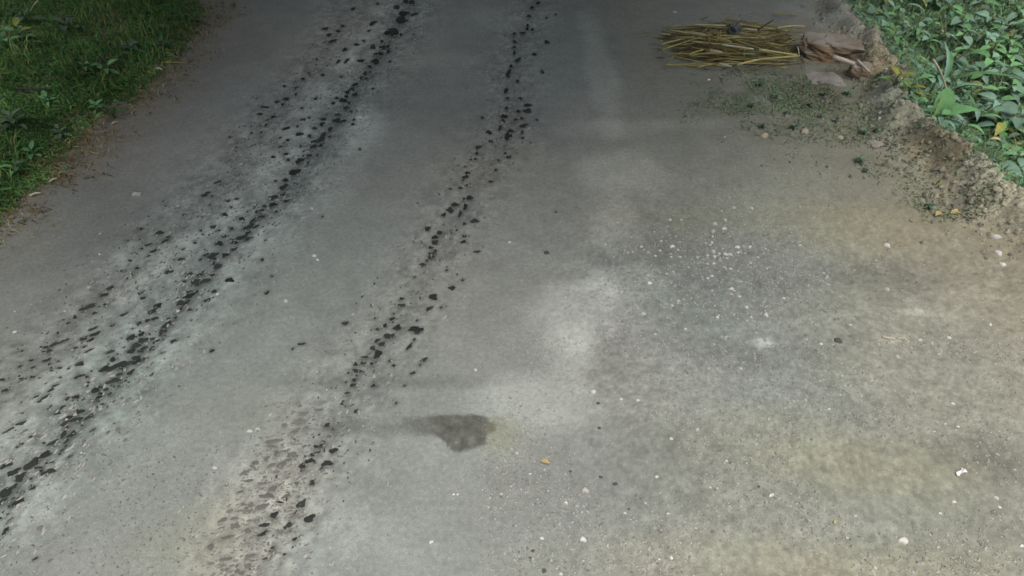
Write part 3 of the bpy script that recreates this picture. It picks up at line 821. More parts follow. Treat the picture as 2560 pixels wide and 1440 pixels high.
used = np.unique(HF); remap = np.zeros(hx_.size, np.int32); remap[used] = np.arange(len(used))
PV = np.stack([hx_ - cx, hy_ - cy, hz_], -1).reshape(-1, 3)
o = obj('damp_mud_patch', np_mesh('damp_mud_patch', PV[used], remap[HF], M_PATCH, cc.reshape(-1, 3)[used], True), label='damp grey mud patch with ragged edge beside the right wheel track', category='mud patch')
o.location = (cx, cy, 0)

# ------------------------------------------------------------------ loose grit (uncountable) and pebbles
items = []
def grit(n, fx, fy, cols, smin, smax, dens=None):
    P = np.array([(fx(), fy()) for _ in range(n)])
    X, Y = flat(P[:, 0], P[:, 1])
    keep = np.ones(n, bool) if dens is None else rng.random(n) < dens(X, Y)
    for x, y in zip(X[keep], Y[keep]):
        s = random.uniform(smin, smax) * random.choice((.6, .8, 1, 1, 1.3))
        c = np.array(random.choice(cols)) * random.uniform(.8, 1.2)
        items.append((x, y, None, s * random.uniform(1, 1.6), s, random.uniform(0, 6.3), s * .28, c))
pale = [(.40, .405, .39), (.46, .465, .445), (.36, .355, .33), (.30, .305, .295), (.25, .255, .245), (.54, .545, .525), (.42, .41, .37)]
mid = [(.34, .34, .33), (.27, .275, .265), (.20, .205, .20), (.40, .40, .39), (.16, .165, .16)]
dn = lambda s, f, lo, hi: (lambda x, y: sstep(lo, hi, fbm(x * f, y * f, s, 3)))
grit(15000, lambda: random.uniform(1200, 2560), lambda: random.uniform(840, 1450), pale, .004, .012, dn(401, 1.7, .28, .58))
grit(5000, lambda: random.uniform(1500, 2560), lambda: random.uniform(560, 900), pale, .005, .013, dn(407, 1.7, .36, .62))
grit(2600, lambda: random.gauss(1800, 170), lambda: random.gauss(690, 95), pale + [(.6, .6, .58)] * 2, .005, .012)
grit(900, lambda: random.uniform(1900, 2560), lambda: random.uniform(620, 900), pale, .004, .010, dn(403, 1.7, .35, .65))
grit(2600, lambda: random.uniform(0, 800), lambda: random.uniform(1080, 1450), mid, .004, .010, dn(405, 2.0, .35, .6))
for P, num, spread in ((LEFT_TRACK, 3000, .26), (OUTER_TRACK, 1500, .2), (RIGHT_TRACK, 1500, .18)):
    seg = np.hypot(*(P[1:] - P[:-1]).T); cum = np.concatenate([[0], np.cumsum(seg)])
    for _ in range(num):
        t = random.random() * cum[-1]
        k = max(0, min(len(seg) - 1, int(np.searchsorted(cum, t)) - 1))
        p = P[k] + (P[k + 1] - P[k]) * ((t - cum[k]) / seg[k]); d = (P[k + 1] - P[k]) / seg[k]
        o = random.gauss(0, spread); x, y = p[0] - d[1] * o, p[1] + d[0] * o
        s = random.uniform(.004, .013)
        items.append((x, y, None, s * random.uniform(1, 1.8), s, random.uniform(0, 6.3), s * .4, np.array(random.choice(mid)) * random.uniform(.85, 1.25)))
for P, num, mean, spread in ((LEFT_TRACK, 2600, .24, .14), (LEFT_TRACK, 1200, -.16, .12), (OUTER_TRACK, 500, -.05, .16), (RIGHT_TRACK, 650, .12, .14), (RIGHT_TRACK, 350, -.12, .12)):
    seg = np.hypot(*(P[1:] - P[:-1]).T); cum = np.concatenate([[0], np.cumsum(seg)])
    for _ in range(num):
        t = random.random() * cum[-1]
        k = max(0, min(len(seg) - 1, int(np.searchsorted(cum, t)) - 1))
        p = P[k] + (P[k + 1] - P[k]) * ((t - cum[k]) / seg[k]); d = (P[k + 1] - P[k]) / seg[k]
        o = random.gauss(mean, spread); x, y = p[0] - d[1] * -o, p[1] + d[0] * -o
        if noise(np.array([x * 4]), np.array([y * 4]), 411)[0] < .35: continue
        s = random.uniform(.008, .024)
        c = np.array((.365, .378, .362)) * random.uniform(.85, 1.2) if random.random() < .78 else np.array((.19, .2, .19)) * random.uniform(.8, 1.2)
        items.append((x, y, None, s * random.uniform(1.1, 2.2), s, math.atan2(d[1], d[0]) + random.uniform(-.6, .6), s * .16, c))
for _ in range(900):
    py = random.uniform(1000, 1450); px = random.gauss(700 - (py - 1200) * .42, 62)
    x, y = (float(q) for q in flat(px, py))
    s = random.uniform(.006, .016)
    items.append((x, y, None, s * random.uniform(1.3, 3.0), s, random.gauss(.1, .35), s * .12, np.array((.20, .20, .19)) * random.uniform(.75, 1.6)))
zz = height(np.array([i[0] for i in items]), np.array([i[1] for i in items]))
items = [(i[0], i[1], zz[n]) + i[3:] for n, i in enumerate(items)]
V, F, C_ = lumps_merged(items, 5)
obj('gravel', np_mesh('gravel', V, F, M_GRAVEL, C_), kind='stuff', label='fine loose grit scattered over the dirt road', category='gravel')

items = []
for _ in range(5200):
    px = random.uniform(1900, 2600); py = random.uniform(-20, 640)
    x, y = (float(q) for q in flat(px, py, .05))
    items.append((x, y))
P_ = np.array(items); bd_ = berm_d(P_[:, 0], P_[:, 1])
P_ = P_[rng.random(len(P_)) < np.exp(-((bd_ + .10) / .22) ** 2) + .10 * np.exp(-((bd_ + .5) / .4) ** 2)]
zz = height(P_[:, 0], P_[:, 1]); cs_ = soil_colour(P_[:, 0], P_[:, 1])
items = []
for (x, y), z, c in zip(P_, zz, cs_):
    s = random.choice((.008, .012, .016, .022, .035)) * random.uniform(.7, 1.3)
    items.append((x, y, z, s * random.uniform(1, 1.5), s, random.uniform(0, 6.3), s * .5, np.maximum(c, .2) * random.uniform(.8, 1.35)))
V, F, C_ = lumps_merged(items, 7)
obj('earth_crumbs', np_mesh('earth_crumbs', V, F, M_GRAVEL, C_), kind='stuff', label='crumbled earth strewn over the ridge on the right', category='earth crumbs')

PEB = [lump_mesh('pebble', M_WHITE, 80 + s, .5, 8, 1.0) for s in range(9)]
PEB_D = [lump_mesh('pebble', M_GREYSTONE, 90 + s, .18, 9, .6) for s in range(4)]
PEB_B = [lump_mesh('pebble', M_BUFF, 95 + s, .22, 9, .6) for s in range(3)]
CLUSTER = [(1660,120),(1797,122),(1270,210),(1185,210),(1600,210),(1520,240),(1505,295),(1590,275),(1505,335),(1450,385),(1485,398),(1500,380),(1120,368),(1200,410),(1245,435),(1110,440),
           (990,435),(1022,455),(970,412),(1075,480),(1190,465),(1510,447),(1580,425),(1555,463),(1465,478),(1520,485),(1430,505),(1390,490),(1515,537),(1465,540),(1560,515),(1600,468),
           (1635,470),(1610,498),(1690,415),(1780,415),(1695,455),(1845,490),(1790,535),(1640,577),(1590,563),(1325,565),(1260,488),(1500,632),(1470,648),(1160,615),(1210,600),(1030,685),
           (1500,740),(1248,817),(1200,852),(1645,728),(1705,785),(1540,940),(1790,940),(1300,1028),(985,915),(1075,1068),(795,230),(870,455),(905,450),(700,395),(1900,430),(1905,925),(1760,865),(1715,1325)]


def pebble(px, py, size, label, group=None, pool=PEB, asp=.75, h=.45, name='pebble', cat='pebble'):
    x, y, z = at(px, py)
    s = size / pxm(py)
    o = obj(name, random.choice(pool), label=label, category=cat, group=group)
    o.location = (x, y, z + s * .02); o.scale = (s, s * asp * random.uniform(.9, 1.2), s * h * .8); o.rotation_euler = (0, 0, random.uniform(-.6, .6))
    return o


for n, (a, b) in enumerate(CLUSTER):
    px, py = 1280 + a / 3, 480 + b / 3
    side = 'upper' if py < 600 else 'middle' if py < 680 else 'lower'
    half = 'near the dusty patch' if px < 1680 else 'far from the dusty patch'
    lab = 'white pebble, %s part of gritty patch, %s' % (side, half)
    pebble(px, py, random.choice((6, 7, 8, 9, 12)), lab, 'white pebbles in the gritty patch')
SOLO = [(251,584,6,'tiny white pebble left of the wheel tracks, the upper of two below the white chip'),(249,636,6,'tiny white pebble left of the wheel tracks, the lower of two below the white chip'),
        (445,515,6,'tiny white pebble beside the outer clod row, right of the white chip'),(780,522,11,'white pebble just right of the left wheel track, upper stretch'),
        (1274,606,9,'bright white pebble alone on the middle of the road'),(786,640,10,'pale pebble between the wheel tracks, upper of a touching pair'),(794,650,8,'pale pebble between the wheel tracks, lower of a touching pair'),
        (715,753,12,'pale pebble lying between the wheel tracks, left of the dusty strip'),(544,736,8,'white pebble touching a dark clod in the left wheel track'),(445,778,9,'white pebble in the middle of the left wheel track'),
        (162,778,6,'small white pebble left of the long thin clod'),(37,830,8,'white pebble close to the left edge of the view'),(37,779,5,'tiny white pebble close to the left edge, above the other'),
        (625,1078,13,'round white pebble, left of a close pair between the wheel tracks'),(645,1073,13,'round white pebble, right of a close pair between the wheel tracks'),
        (537,1170,12,'pale pebble below and left of the white pair'),(204,1132,6,'tiny white pebble right of the left wheel track, near end'),(1189,925,10,'white pebble above the damp mud patch'),
        (1134,1236,7,'small white pebble below the damp patch, left of a pair'),(1144,1236,7,'small white pebble below the damp patch, right of a pair'),(1253,1235,9,'white pebble below and right of the damp patch'),
        (1078,1355,10,'white pebble near the bottom edge, below the damp patch'),(1483,980,14,'pale flat pebble above the near grit, right of the damp patch'),(1553,998,8,'pale pebble in the upper edge of the near grit'),
        (1595,1001,9,'pale pebble in the upper edge of the near grit, the right one'),(1292,1133,8,'white pebble left of the yellow leaf'),(1463,1226,17,'largest white pebble in the near grit'),
        (1642,1192,9,'white pebble alone in the middle of the near grit'),(1793,1221,8,'white pebble at the tan edge of the near grit, right of a pair'),(1775,1218,8,'white pebble at the tan edge of the near grit, left of a pair'),
        (1469,1279,8,'white pebble below the largest white pebble'),(1415,1257,9,'pale pebble below and left of the largest white pebble'),(1442,1265,11,'pale cluster-edge pebble just under the largest white one'),
        (1562,1283,8,'pale pebble beside a dark pebble in the near grit'),(1670,1284,8,'white pebble right of the dark pebbles in the near grit'),(1354,1346,11,'oval white pebble low in the near grit, left one'),
        (1458,1349,16,'broad white pebble low in the near grit'),(1623,1373,8,'small white pebble low in the near grit, right of the broad one'),(1816,1153,8,'white pebble on the tan ground right of the near grit'),
        (1678,1097,10,'pale pebble in the upper near grit, left of the upright pair'),(1743,1074,10,'pale pebble in the upper near grit, highest right'),(1678,1395,10,'pale pebble at the bottom edge of the near grit'),
        (1402,1435,10,'white pebble cut by the bottom edge of the view'),(2217,614,15,'pale flaked pebble below the earth ridge'),(2217,724,13,'pale pebble below the flaked one on the open ground'),
        (1959,746,8,'white pebble right of the dark gritty patch'),(2068,693,7,'white pebble farther right of the dark gritty patch'),
        (2052,860,8,'white pebble above the tan ground'),(2243,892,11,'pale pebble below the pale twig'),(2300,850,9,'white pebble right of the pale twig'),(2372,845,11,'pale flat pebble farther right of the pale twig'),
        (2475,812,9,'white pebble at the right side, under the ridge end'),(2125,813,9,'pale pebble left of and above the pale twig'),(2072,1023,9,'white pebble on the tan ground, upper left of the paper scrap'),
        (2362,1060,8,'pale pebble above the paper scrap, left one'),(2395,1067,7,'pale pebble above the paper scrap, right one'),(2382,1010,11,'pale pebble high above the paper scrap'),
        (1928,1238,14,'pale oval pebble on the tan ground at its left edge'),(2138,1290,11,'pale pebble below the tan ground'),(2117,1345,10,'pale upright pebble near the bottom edge'),
        (2257,1352,24,'broad pale stone near the bottom edge, below the paper scrap'),(2345,1368,10,'white pebble right of the broad pale stone'),(2188,1420,9,'white pebble at the bottom edge, below the broad pale stone'),
        (2385,1255,10,'pale pebble just below the paper scrap'),(2490,1245,11,'pale pebble right of and below the paper scrap'),(2498,1268,9,'pale pebble in the grit at the right edge, the lower one'),
        (2553,1365,12,'white pebble touching the right edge of the view'),(2350,1283,8,'small pale pebble below the paper scrap'),
        (2214,182,11,'bright white pebble among the weeds right of the stone slab'),(2203,266,9,'white pebble on the bank, lowest left of a row of three'),(2217,256,9,'white pebble on the bank, middle of a row of three'),
        (2230,249,10,'white pebble on the bank, highest right of a row of three'),(1687,31,10,'pale pebble on the road above the stalk heap'),(1772,200,8,'pale pebble on the earth below the stalk heap'),
        (2555,593,15,'white stone at the foot of the ridge, cut by the right edge'),(2527,588,20,'bright oblong white stone at the foot of the ridge'),(2492,590,20,'pale oblong stone at the foot of the ridge, leftmost of the row'),
        (1812,343,6,'tiny pale pebble on the road left of the low weeds')]
for px, py, s, lab in SOLO: pebble(px, py, s, lab)
for px, py, s, lab in [(1538,1210,13,'black pebble in the middle of the near grit'),(1502,1193,11,'flat dark pebble left of the black pebble in the near grit'),(1426,1179,8,'dark pebble right of the yellow leaf'),
                       (1495,1008,9,'dark pebble at the upper edge of the near grit'),(1498,1070,9,'dark pebble below the upper edge of the near grit'),(1897,1217,8,'dark round pebble alone on the tan ground'),
                       (1572,1273,7,'small dark pebble below the black one'),(1332,1377,10,'dark pebble near the bottom edge, upper of two'),(1325,1395,8,'dark pebble near the bottom edge, lower of two'),
                       (1360,1427,13,'dark pebble touching the bottom edge of the view'),(1390,530,8,'dark pebble alone on the upper road right of the right track'),(1366,632,14,'olive dark spot of mud on the middle of the road'),
                       (2095,852,20,'oblong dark stone left of the pale twig')]:
    pebble(px, py, s, lab, pool=PEB_D, h=.3)
for px, py, s, lab in [(2010,330,24,'buff rounded stone below the low weeds'),(1910,340,20,'pale flat stone at the foot of the low weeds'),(1998,517,8,'yellowish pebble on the open tan ground'),(2100,345,16,'buff stone on the earth bank right of the low weeds')]:
    pebble(px, py, s, lab, pool=PEB_B, name='stone', cat='stone')


# the flat white chip, the paper scrap, fallen leaves, twig
def bent_sheet(name, outline, thick, mat, bend=.1, seed=1):
    r = random.Random(seed)
    k = len(outline)
    V = []
    for dz in (0, thick):
        V += [(x, y, dz + bend * abs(x) * .6 + r.uniform(0, bend * .05)) for x, y in outline]
    F = [tuple(range(k - 1, -1, -1)), tuple(range(k, 2 * k))]
    for i in range(k):
        j = (i + 1) % k; F.append((i, j, k + j, k + i))
    return mesh(name, V, F, mat)


x, y, z = at(343, 488)
o = obj('stone_chip', bent_sheet('stone_chip', [(-.03, -.013), (.02, -.016), (.031, -.004), (.029, .017), (-.026, .02), (-.031, .006)], .014, M_WHITE, .02), label='flat white four-sided chip alone on the road beside the verge', category='stone chip')
o.location = (x, y, z - .002)
x, y, z = at(2400, 1183)
o = obj('paper_scrap', bent_sheet('paper_scrap', [(-.028, -.012), (-.018, -.016), (-.012, -.009), (.012, -.006), (.026, -.012), (.028, .004), (.020, .020), (.014, .010), (-.006, .006), (-.020, .006), (-.027, .000)], .002, M_PAPER, .25, 5),
        label='crumpled white paper scrap alone on the near right ground', category='paper scrap')
o.location = (x, y, z + .002); o.rotation_euler = (0, -.15, .25)


def leaf_mesh(name, mat, width=.4, droop=.25, fold=.12, nseg=7, point=1.0):
    """A leaf 1 long, from its stalk end at the origin along +X, folded along the midrib and drooping to the tip."""
    V = []; F = []
    for i in range(nseg + 1):
        t = i / nseg
        w = width * (math.sin(math.pi * min(1, t ** .75)) ** (.8 * point)) * .5
        if i == 0: w = .02
        if i == nseg: w = .004
        z = .12 * math.sin(t * 2.2) - droop * t * t
        for s in (-1, -.5, 0, .5, 1):
            V.append((t, s * w, z + fold * abs(s) * w * 2))
    for i in range(nseg):
        for k in range(4):
            a = i * 5 + k; F.append((a, a + 5, a + 6, a + 1))
    return mesh(name, V, F, mat, True)


FALLEN = leaf_mesh('fallen_leaf', M_YELLOW, .55, .05, .2, 5)
for px, py, s, lab in [(1352, 1153, .05, 'small yellow fallen leaf below the damp patch'), (2475, 350, .075, 'bright yellow leaf lying among the bank greenery'), (2353, 533, .08, 'yellow fallen leaf at the ridge foot, left of a pair'),
                       (2375, 535, .09, 'yellow fallen leaf at the ridge foot, right of a pair'), (2090, 1303, .025, 'tiny yellow leaf bit on the near tan ground')]:
    x, y, z = at(px, py, .22 if px == 2475 else 0)
    o = obj('fallen_leaf', FALLEN, label=lab, category='leaf')
    o.location = (x, y, z + (.23 if px == 2475 else .006)); o.scale = (s, s, s); o.rotation_euler = (random.uniform(-.1, .1), 0, random.uniform(0, 6))


def stick(name, p0, p1, r0, r1, mat, label, cat, group=None, sag=0.0, nodes=0, sides=7, parent=None):
    p0 = Vector(p0); p1 = Vector(p1); L = (p1 - p0).length
    n = 6
    pts = []; rad = []
    for i in range(n + 1):
        t = i / n
        p = p0.lerp(p1, t) - p0
        p.z += sag * math.sin(math.pi * t)
        p.x += random.uniform(-.001, .001); p.y += random.uniform(-.0015, .0015)
        pts.append(p); rad.append((r0 + (r1 - r0) * t) * random.uniform(.92, 1.08))
        if nodes and 0 < i < n and i % 2 == 0:
            d = (p1 - p0).normalized() * .006
            pts[-1] = p - d; rad[-1] *= 1
            pts += [p, p + d]; rad += [rad[-1] * 1.22, rad[-1]]
    V, F = tube(pts, rad, sides)
    o = obj(name, mesh(name, V, F, mat, True), parent, label=label, category=cat, group=group)
    o.location = p0
    return o


a = at(2204, 844); b = at(2236, 848)
stick('twig', (a[0], a[1], a[2] + .006), (b[0], b[1], b[2] + .006), .007, .005, M_PALEWOOD, 'short straight pale twig on the open ground below the ridge', 'twig')
a = at(2243, 847); b = at(2262, 847)
stick('twig', (a[0], a[1], a[2] + .004), (b[0], b[1], b[2] + .004), .005, .004, M_PALEWOOD, 'stub of pale twig at the end of the straight pale twig', 'twig')

# ------------------------------------------------------------------ the heap of cut stalks
def hz(px, py, lift):
    x, y, z = at(px, py, lift)
    return (x, y, z + lift)


STALKS = [  # px0, py0, px1, py1, lift0, lift1, radius, material, label
 (1676, 76, 1766, 89, .10, .14, .012, M_STALK_P, 'pale thick stalk poking out at the left end of the heap'),
 (1732, 62, 1815, 64, .14, .15, .011, M_STALK_P, 'pale stalk along the top of the heap, left of the grey lump'),
 (1857, 72, 1893, 76, .14, .13, .012, M_STALK_P, 'short pale stalk right of the grey lump'),
 (1805, 112, 1884, 123, .17, .16, .012, M_STALK_P, 'pale stalk across the middle of the heap'),
 (1898, 124, 1992, 138, .14, .08, .011, M_STALK_Y, 'yellow stalk running to the right end of the heap'),
 (1842, 162, 1905, 147, .08, .12, .012, M_STALK_Y, 'bent yellow stalk along the lower right edge, its left half'),
 (1900, 148, 1999, 140, .12, .08, .012, M_STALK_Y, 'long yellow stalk along the lower right edge, reaching the end'),
 (1855, 134, 1888, 136, .16, .15, .011, M_STALK_G, 'short green stalk in the middle of the heap'),
 (1774, 127, 1806, 131, .16, .14, .012, M_STALK_P, 'short pale stalk left of the green one'),
 (1722, 136, 1758, 124, .09, .13, .010, M_STALK_Y, 'short slanting yellow stalk at the lower left of the heap'),
 (1653, 85, 1676, 87, .015, .015, .011, M_STALK_P, 'loose short pale stalk piece left of the heap'),
 (1893, 76, 1934, 49, .12, .22, .008, M_DARKWOOD, 'dark stick leaning up out of the back of the heap'),
 (1932, 37, 1990, 38, .03, .03, .009, M_STALK_O, 'thin dull stalk lying behind the right end of the heap'),
 (1745, 168, 1778, 160, .03, .05, .010, M_STALK_Y, 'yellow stalk end at the lowest left of the heap'),
 (1797, 158, 1829, 167, .06, .03, .010, M_STALK_P, 'pale stalk end at the lowest middle of the heap'),
 (1994, 117, 1998, 138, .09, .09, .007, M_STALK_P, 'small pale upright piece at the right tip of the heap'),
 (1690, 92, 1765, 98, .10, .14, .010, M_STALK_Y, 'yellow stalk under the pale one at the left end'),
 (1790, 88, 1850, 92, .17, .17, .010, M_STALK_Y, 'yellow stalk below the grey lump')]
for (a0, b0, a1, b1, l0, l1, rr, m, lab) in STALKS:
    stick('cut_stalk', hz(a0, b0, l0), hz(a1, b1, l1), rr * .85, rr * .65, m, lab, 'stalk', 'cut stalks in the heap', .002, 1)
for i in range(46):
    t = random.random()
    py = random.uniform(62, 162)
    c = 1830 + (py - 110) * .6 + random.gauss(0, 92)
    half = random.uniform(28, 85)
    lift = .15 - .10 * abs(py - 108) / 55 + random.uniform(-.05, 0)
    x0 = max(1655, c - half); x1 = min(2012, c + half)
    sl = random.gauss(.06, .24)
    m = random.choice((M_STALK_O, M_STALK_O, M_STALK_Y, M_STALK_O))
    third = 'left' if c < 1790 else 'right' if c > 1880 else 'middle'
    tone = 'dull olive' if m is M_STALK_O else 'yellowish'
    lab = '%s stalk in the tangle, %s third, %s side' % (tone, third, 'far' if py < 105 else 'near')
    stick('cut_stalk', hz(x0, py - half * sl * .5, max(.015, lift)), hz(x1, py + half * sl * .5, max(.015, lift - .02)), random.uniform(.004, .008), .004, m, lab, 'stalk', 'stalks in the tangle of the heap', random.uniform(-.01, .02), 1)
# dry leaf strands and chaff of the heap
V = []; C_ = []
F = []
for i in range(2600):
    a = random.random() * 2 * math.pi; r = math.sqrt(random.random())
    wob = .62 + .75 * float(fbm(np.array([math.cos(a) * 1.6 + 9]), np.array([math.sin(a) * 1.6]), 801, 3)[0])
    if random.random() < .12: wob *= 1.3
    px = 1835 + 165 * r * wob * math.cos(a); py = 112 + 60 * r * wob * math.sin(a) + (px - 1840) * .08
    lift = max(.004, .10 * (1 - r ** 1.2)) * random.uniform(.3, 1.05)
    x, y = flat(px, py, lift)
    x, y = float(x), float(y)
    L = random.uniform(.04, .22); w = random.uniform(.002, .006); an = random.gauss(0, .5) + (math.pi if random.random() < .5 else 0)
    d = Vector((math.cos(an), math.sin(an), random.uniform(-.15, .15))) * L * .5
    n = Vector((-math.sin(an), math.cos(an), random.uniform(-.6, .6))) * w
    z = lift
    tone = random.choice(((.20, .17, .06), (.14, .12, .05), (.30, .26, .08), (.11, .10, .06), (.40, .36, .15), (.50, .46, .24), (.18, .14, .06)))
    o = len(V)
    p = Vector((x, y, z))
    V += [p - d - n * .4, p + n, p + d + Vector((0, 0, random.uniform(-.02, .02))), p - n]
    F.append((o, o + 3, o + 2, o + 1)); C_ += [tone] * 4
V = np.array([tuple(v) for v in V]); V[:, 2] += height(V[:, 0], V[:, 1])
obj('straw_litter', np_mesh('straw_litter', V, np.array(F), M_LITTER, np.array(C_)), kind='stuff', label='dry brown and olive straw litter filling the stalk heap', category='straw')
for i, (px, py0, py1) in enumerate([(1778, 72, 112), (1786, 74, 108), (1792, 78, 106)]):
    pts = []
    for t in np.linspace(0, 1, 7):
        p = hz(px + 10 * math.sin(t * 3) * (1 if i else -.6), py0 + (py1 - py0) * t, .13 + .07 * math.sin(math.pi * t))
        pts.append(Vector(p))
    p0 = pts[0].copy()
    V, F = tube([p - p0 for p in pts], [.007] * 7, 6)
    o = obj('straw_tie', mesh('straw_tie', V, F, M_STALK_O, True), label='olive straw strand arched over the heap, %s of three' % ('left', 'middle', 'right')[i], category='straw tie', group='straw strands tying the heap')
    o.location = p0


def rock(name, loc, size, mat, label, cat, seed, rz=0.0, mat2=None, sub=3, rough=.2, box=.6):
    """A weathered block: a rounded box with chipped, uneven faces."""
    r = np.random.default_rng(seed)
    bpy_m = bpy.data.meshes.new(name)
    import bmesh
    bm = bmesh.new()
    bmesh.ops.create_cube(bm, size=2)
    bmesh.ops.subdivide_edges(bm, edges=bm.edges[:], cuts=13, use_grid_fill=True)
    for v in bm.verts:
        c = v.co.copy()
        s = c.normalized() * 1.25
        c = c * box + s * (1 - box)
        k = 1 + rough * (float(fbm(np.array([c.x * 1.3 + c.z * .7 + seed]), np.array([c.y * 1.3 - c.z * .9]), seed, 3)[0]) - .5) * 1.6
        k += rough * .45 * (float(fbm(np.array([c.x * 4 + c.z * 3 + seed]), np.array([c.y * 4 - c.z * 2.5]), seed + 7, 3)[0]) - .5)
        v.co = Vector((c.x * size[0] * k, c.y * size[1] * k, c.z * size[2] * k))
    bm.normal_update()
    for f in bm.faces:
        f.smooth = False
        if mat2 and (f.normal.z < .35 or f.normal.y < -.55): f.material_index = 1
    bm.to_mesh(bpy_m); bm.free()
    bpy_m.materials.append(mat)
    if mat2: bpy_m.materials.append(mat2)
    o = obj(name, bpy_m, label=label, category=cat)
    o.location = loc; o.rotation_euler = (0, 0, rz)
    return o


x, y, z = at(1835, 72, .16)
rock('rounded_stone', (x, y, z + .16), (.050, .042, .036), M_BAG, 'dark grey rounded lump on top of the stalk heap', 'stone', 3, .2, None, 3, .8, .3)
x, y, z = at(2092, 150)
rock('stone_slab', (x - .02, y + .12, z + .07), (.21, .15, .070), M_SLAB, 'weathered grey stone slab with earth-stained brown side, right of the heap', 'stone slab', 5, -.30, M_SLABSIDE, 3, .85, .5)
x, y, z = at(2160, 172)
rock('stone_fragment', (x, y + .04, z + .04), (.085, .07, .055), M_SLAB, 'small broken stone fragment at the right end of the slab', 'stone', 8, -.3, M_SLABSIDE, 3, .35, .6)
x, y, z = at(2070, 200)
rock('stone', (x - .05, y, z - .01), (.15, .11, .035), M_EARTHL, 'low grey stone half sunk in earth below the slab', 'stone', 9, .1, None, 3, .35, .4)
stick('wood_splinter', hz(2082, 141, .17), hz(2136, 159, .13), .022, .018, M_PALEWOOD, 'short pale split piece of wood lying on the slab edge', 'wood')
stick('wood_splinter', hz(2143, 150, .12), hz(2176, 170, .09), .013, .010, M_PALEWOOD, 'smaller pale wood piece on the right end of the slab', 'wood')

# lumps of earth along the right-hand ridge
def clodr(px, py, s, lab, seed, mat):
    x, y, z = at(px, py)
    k = s / pxm(py)
    rock('earth_lump', (x, y, z + k * .04), (k * .5, k * .42, k * .13), mat, lab, 'earth lump', seed, random.uniform(-.5, .5), None, 3, .5, .3)
clodr(2215, 306, 30, 'pale crumbly earth lump at the upper end of the ridge', 22, M_EARTHL)

# ------------------------------------------------------------------ plants
LEAVES = {'b': [leaf_mesh('leaf', M_LEAF_B, w, d) for w, d in ((.46, .25), (.38, .40), (.54, .18))],
          'g': [leaf_mesh('leaf', M_LEAF_G, w, d) for w, d in ((.38, .30), (.46, .2))],
          'd': [leaf_mesh('leaf', M_LEAF_D, w, d) for w, d in ((.45, .30), (.55, .2))],
          'y': [leaf_mesh('leaf', M_LEAF_Y, w, d) for w, d in ((.40, .30), (.5, .2))],
          's': [leaf_mesh('leaf', M_LEAF_B, .10, .5, .3, 8), leaf_mesh('leaf', M_LEAF_G, .10, .6, .3, 8)]}


def plant(name, px, py, kinds, n, leaf, hgt, label, cat, group=None, up=(10, 60)):
    x, y, z = at(px, py, hgt * .6)
    t = thing(name, (x, y, z), label, cat, group)
    st = []
    for i in range(n):
        az_ = 2 * math.pi * (i * .382 + random.uniform(-.08, .08))
        f = (i + .5) / n
        h = hgt * (.35 + .65 * f)
        e = R(up[0] + (up[1] - up[0]) * f * random.uniform(.7, 1))
        rad = random.uniform(.15, .5) * leaf * (1.2 - f)
        p = Vector((math.cos(az_) * rad, math.sin(az_) * rad, h))
        m = random.choice(LEAVES[random.choice(kinds)])
        o = obj('leaf', m, t)
        s = leaf * random.uniform(.7, 1.15)
        o.scale = (s, s, s)
        o.location = p
        o.rotation_euler = Euler((random.uniform(-.35, .35), -e + .35, az_), 'XYZ')
        st.append(tube([(0, 0, -.03), (p.x * .4, p.y * .4, h * .6), tuple(p)], [.006, .005, .003], 5))
    V, F = join(st)
    obj('stem', mesh('stem', V, F, M_STEM, True), t)
    return t


# broad-leaved plants on the right bank
BANK = []
for tries in range(4000):
    px = random.uniform(2050, 2660); py = random.uniform(-60, 560)
    x, y = flat(px, py, .1)
    bd = float(berm_d(np.array([float(x)]), np.array([float(y)]))[0])
    if bd < .20: continue
    if all(math.hypot(px - a, (py - b) * 1.3) > 40 for a, b in BANK): BANK.append((px, py))
    if len(BANK) >= 96: break
def bank_place(px, py):
    if py < 90: return 'at the top edge of the view'
    if px < 2260: return 'just right of the stone slab'
    if px < 2380: return 'above the upper end of the ridge'
    if py < 230: return 'high on the bank near the right edge'
    if py < 380: return 'on the middle of the bank'
    return 'behind the low end of the ridge'
for n, (px, py) in enumerate(BANK):
    k = random.random()
    kinds = ('b', 'b', 'b', 'g') if k < .62 else ('g', 'g', 'b', 'b') if k < .88 else ('y', 'g', 'd', 'b')
    tone = 'blue-green' if k < .62 else 'bright green' if k < .88 else 'yellow-green'
    lab = '%s broad-leaved plant %s' % (tone, bank_place(px, py))
    plant('broadleaf_plant', px, py, kinds, random.randint(7, 10), random.uniform(.10, .19), random.uniform(.08, .20), lab, 'plant', 'broad-leaved plants on the right bank', (-5, 30))
# a few that stand out
plant('reed_plant', 2356, 215, ('s',), 7, .42, .12, 'upright plant with long narrow pale leaves beside the ridge top', 'plant', None, (45, 85))
plant('reed_plant', 2330, 300, ('s', 'g'), 6, .30, .10, 'low plant with strap leaves overhanging the ridge top', 'plant', None, (20, 70))
# yellowish weeds right of the slab
for px, py, lab in [(2205, 40, 'yellow-green weed at the top edge above the slab'), (2250, 150, 'yellow-green weed between slab and bank'), (2240, 205, 'withered yellow weed below the bright white pebble'), (2275, 225, 'withered yellow weed at the bank foot')]:
    plant('weed', px, py, ('y', 'y', 'g'), 8, .10, .10, lab, 'weed')
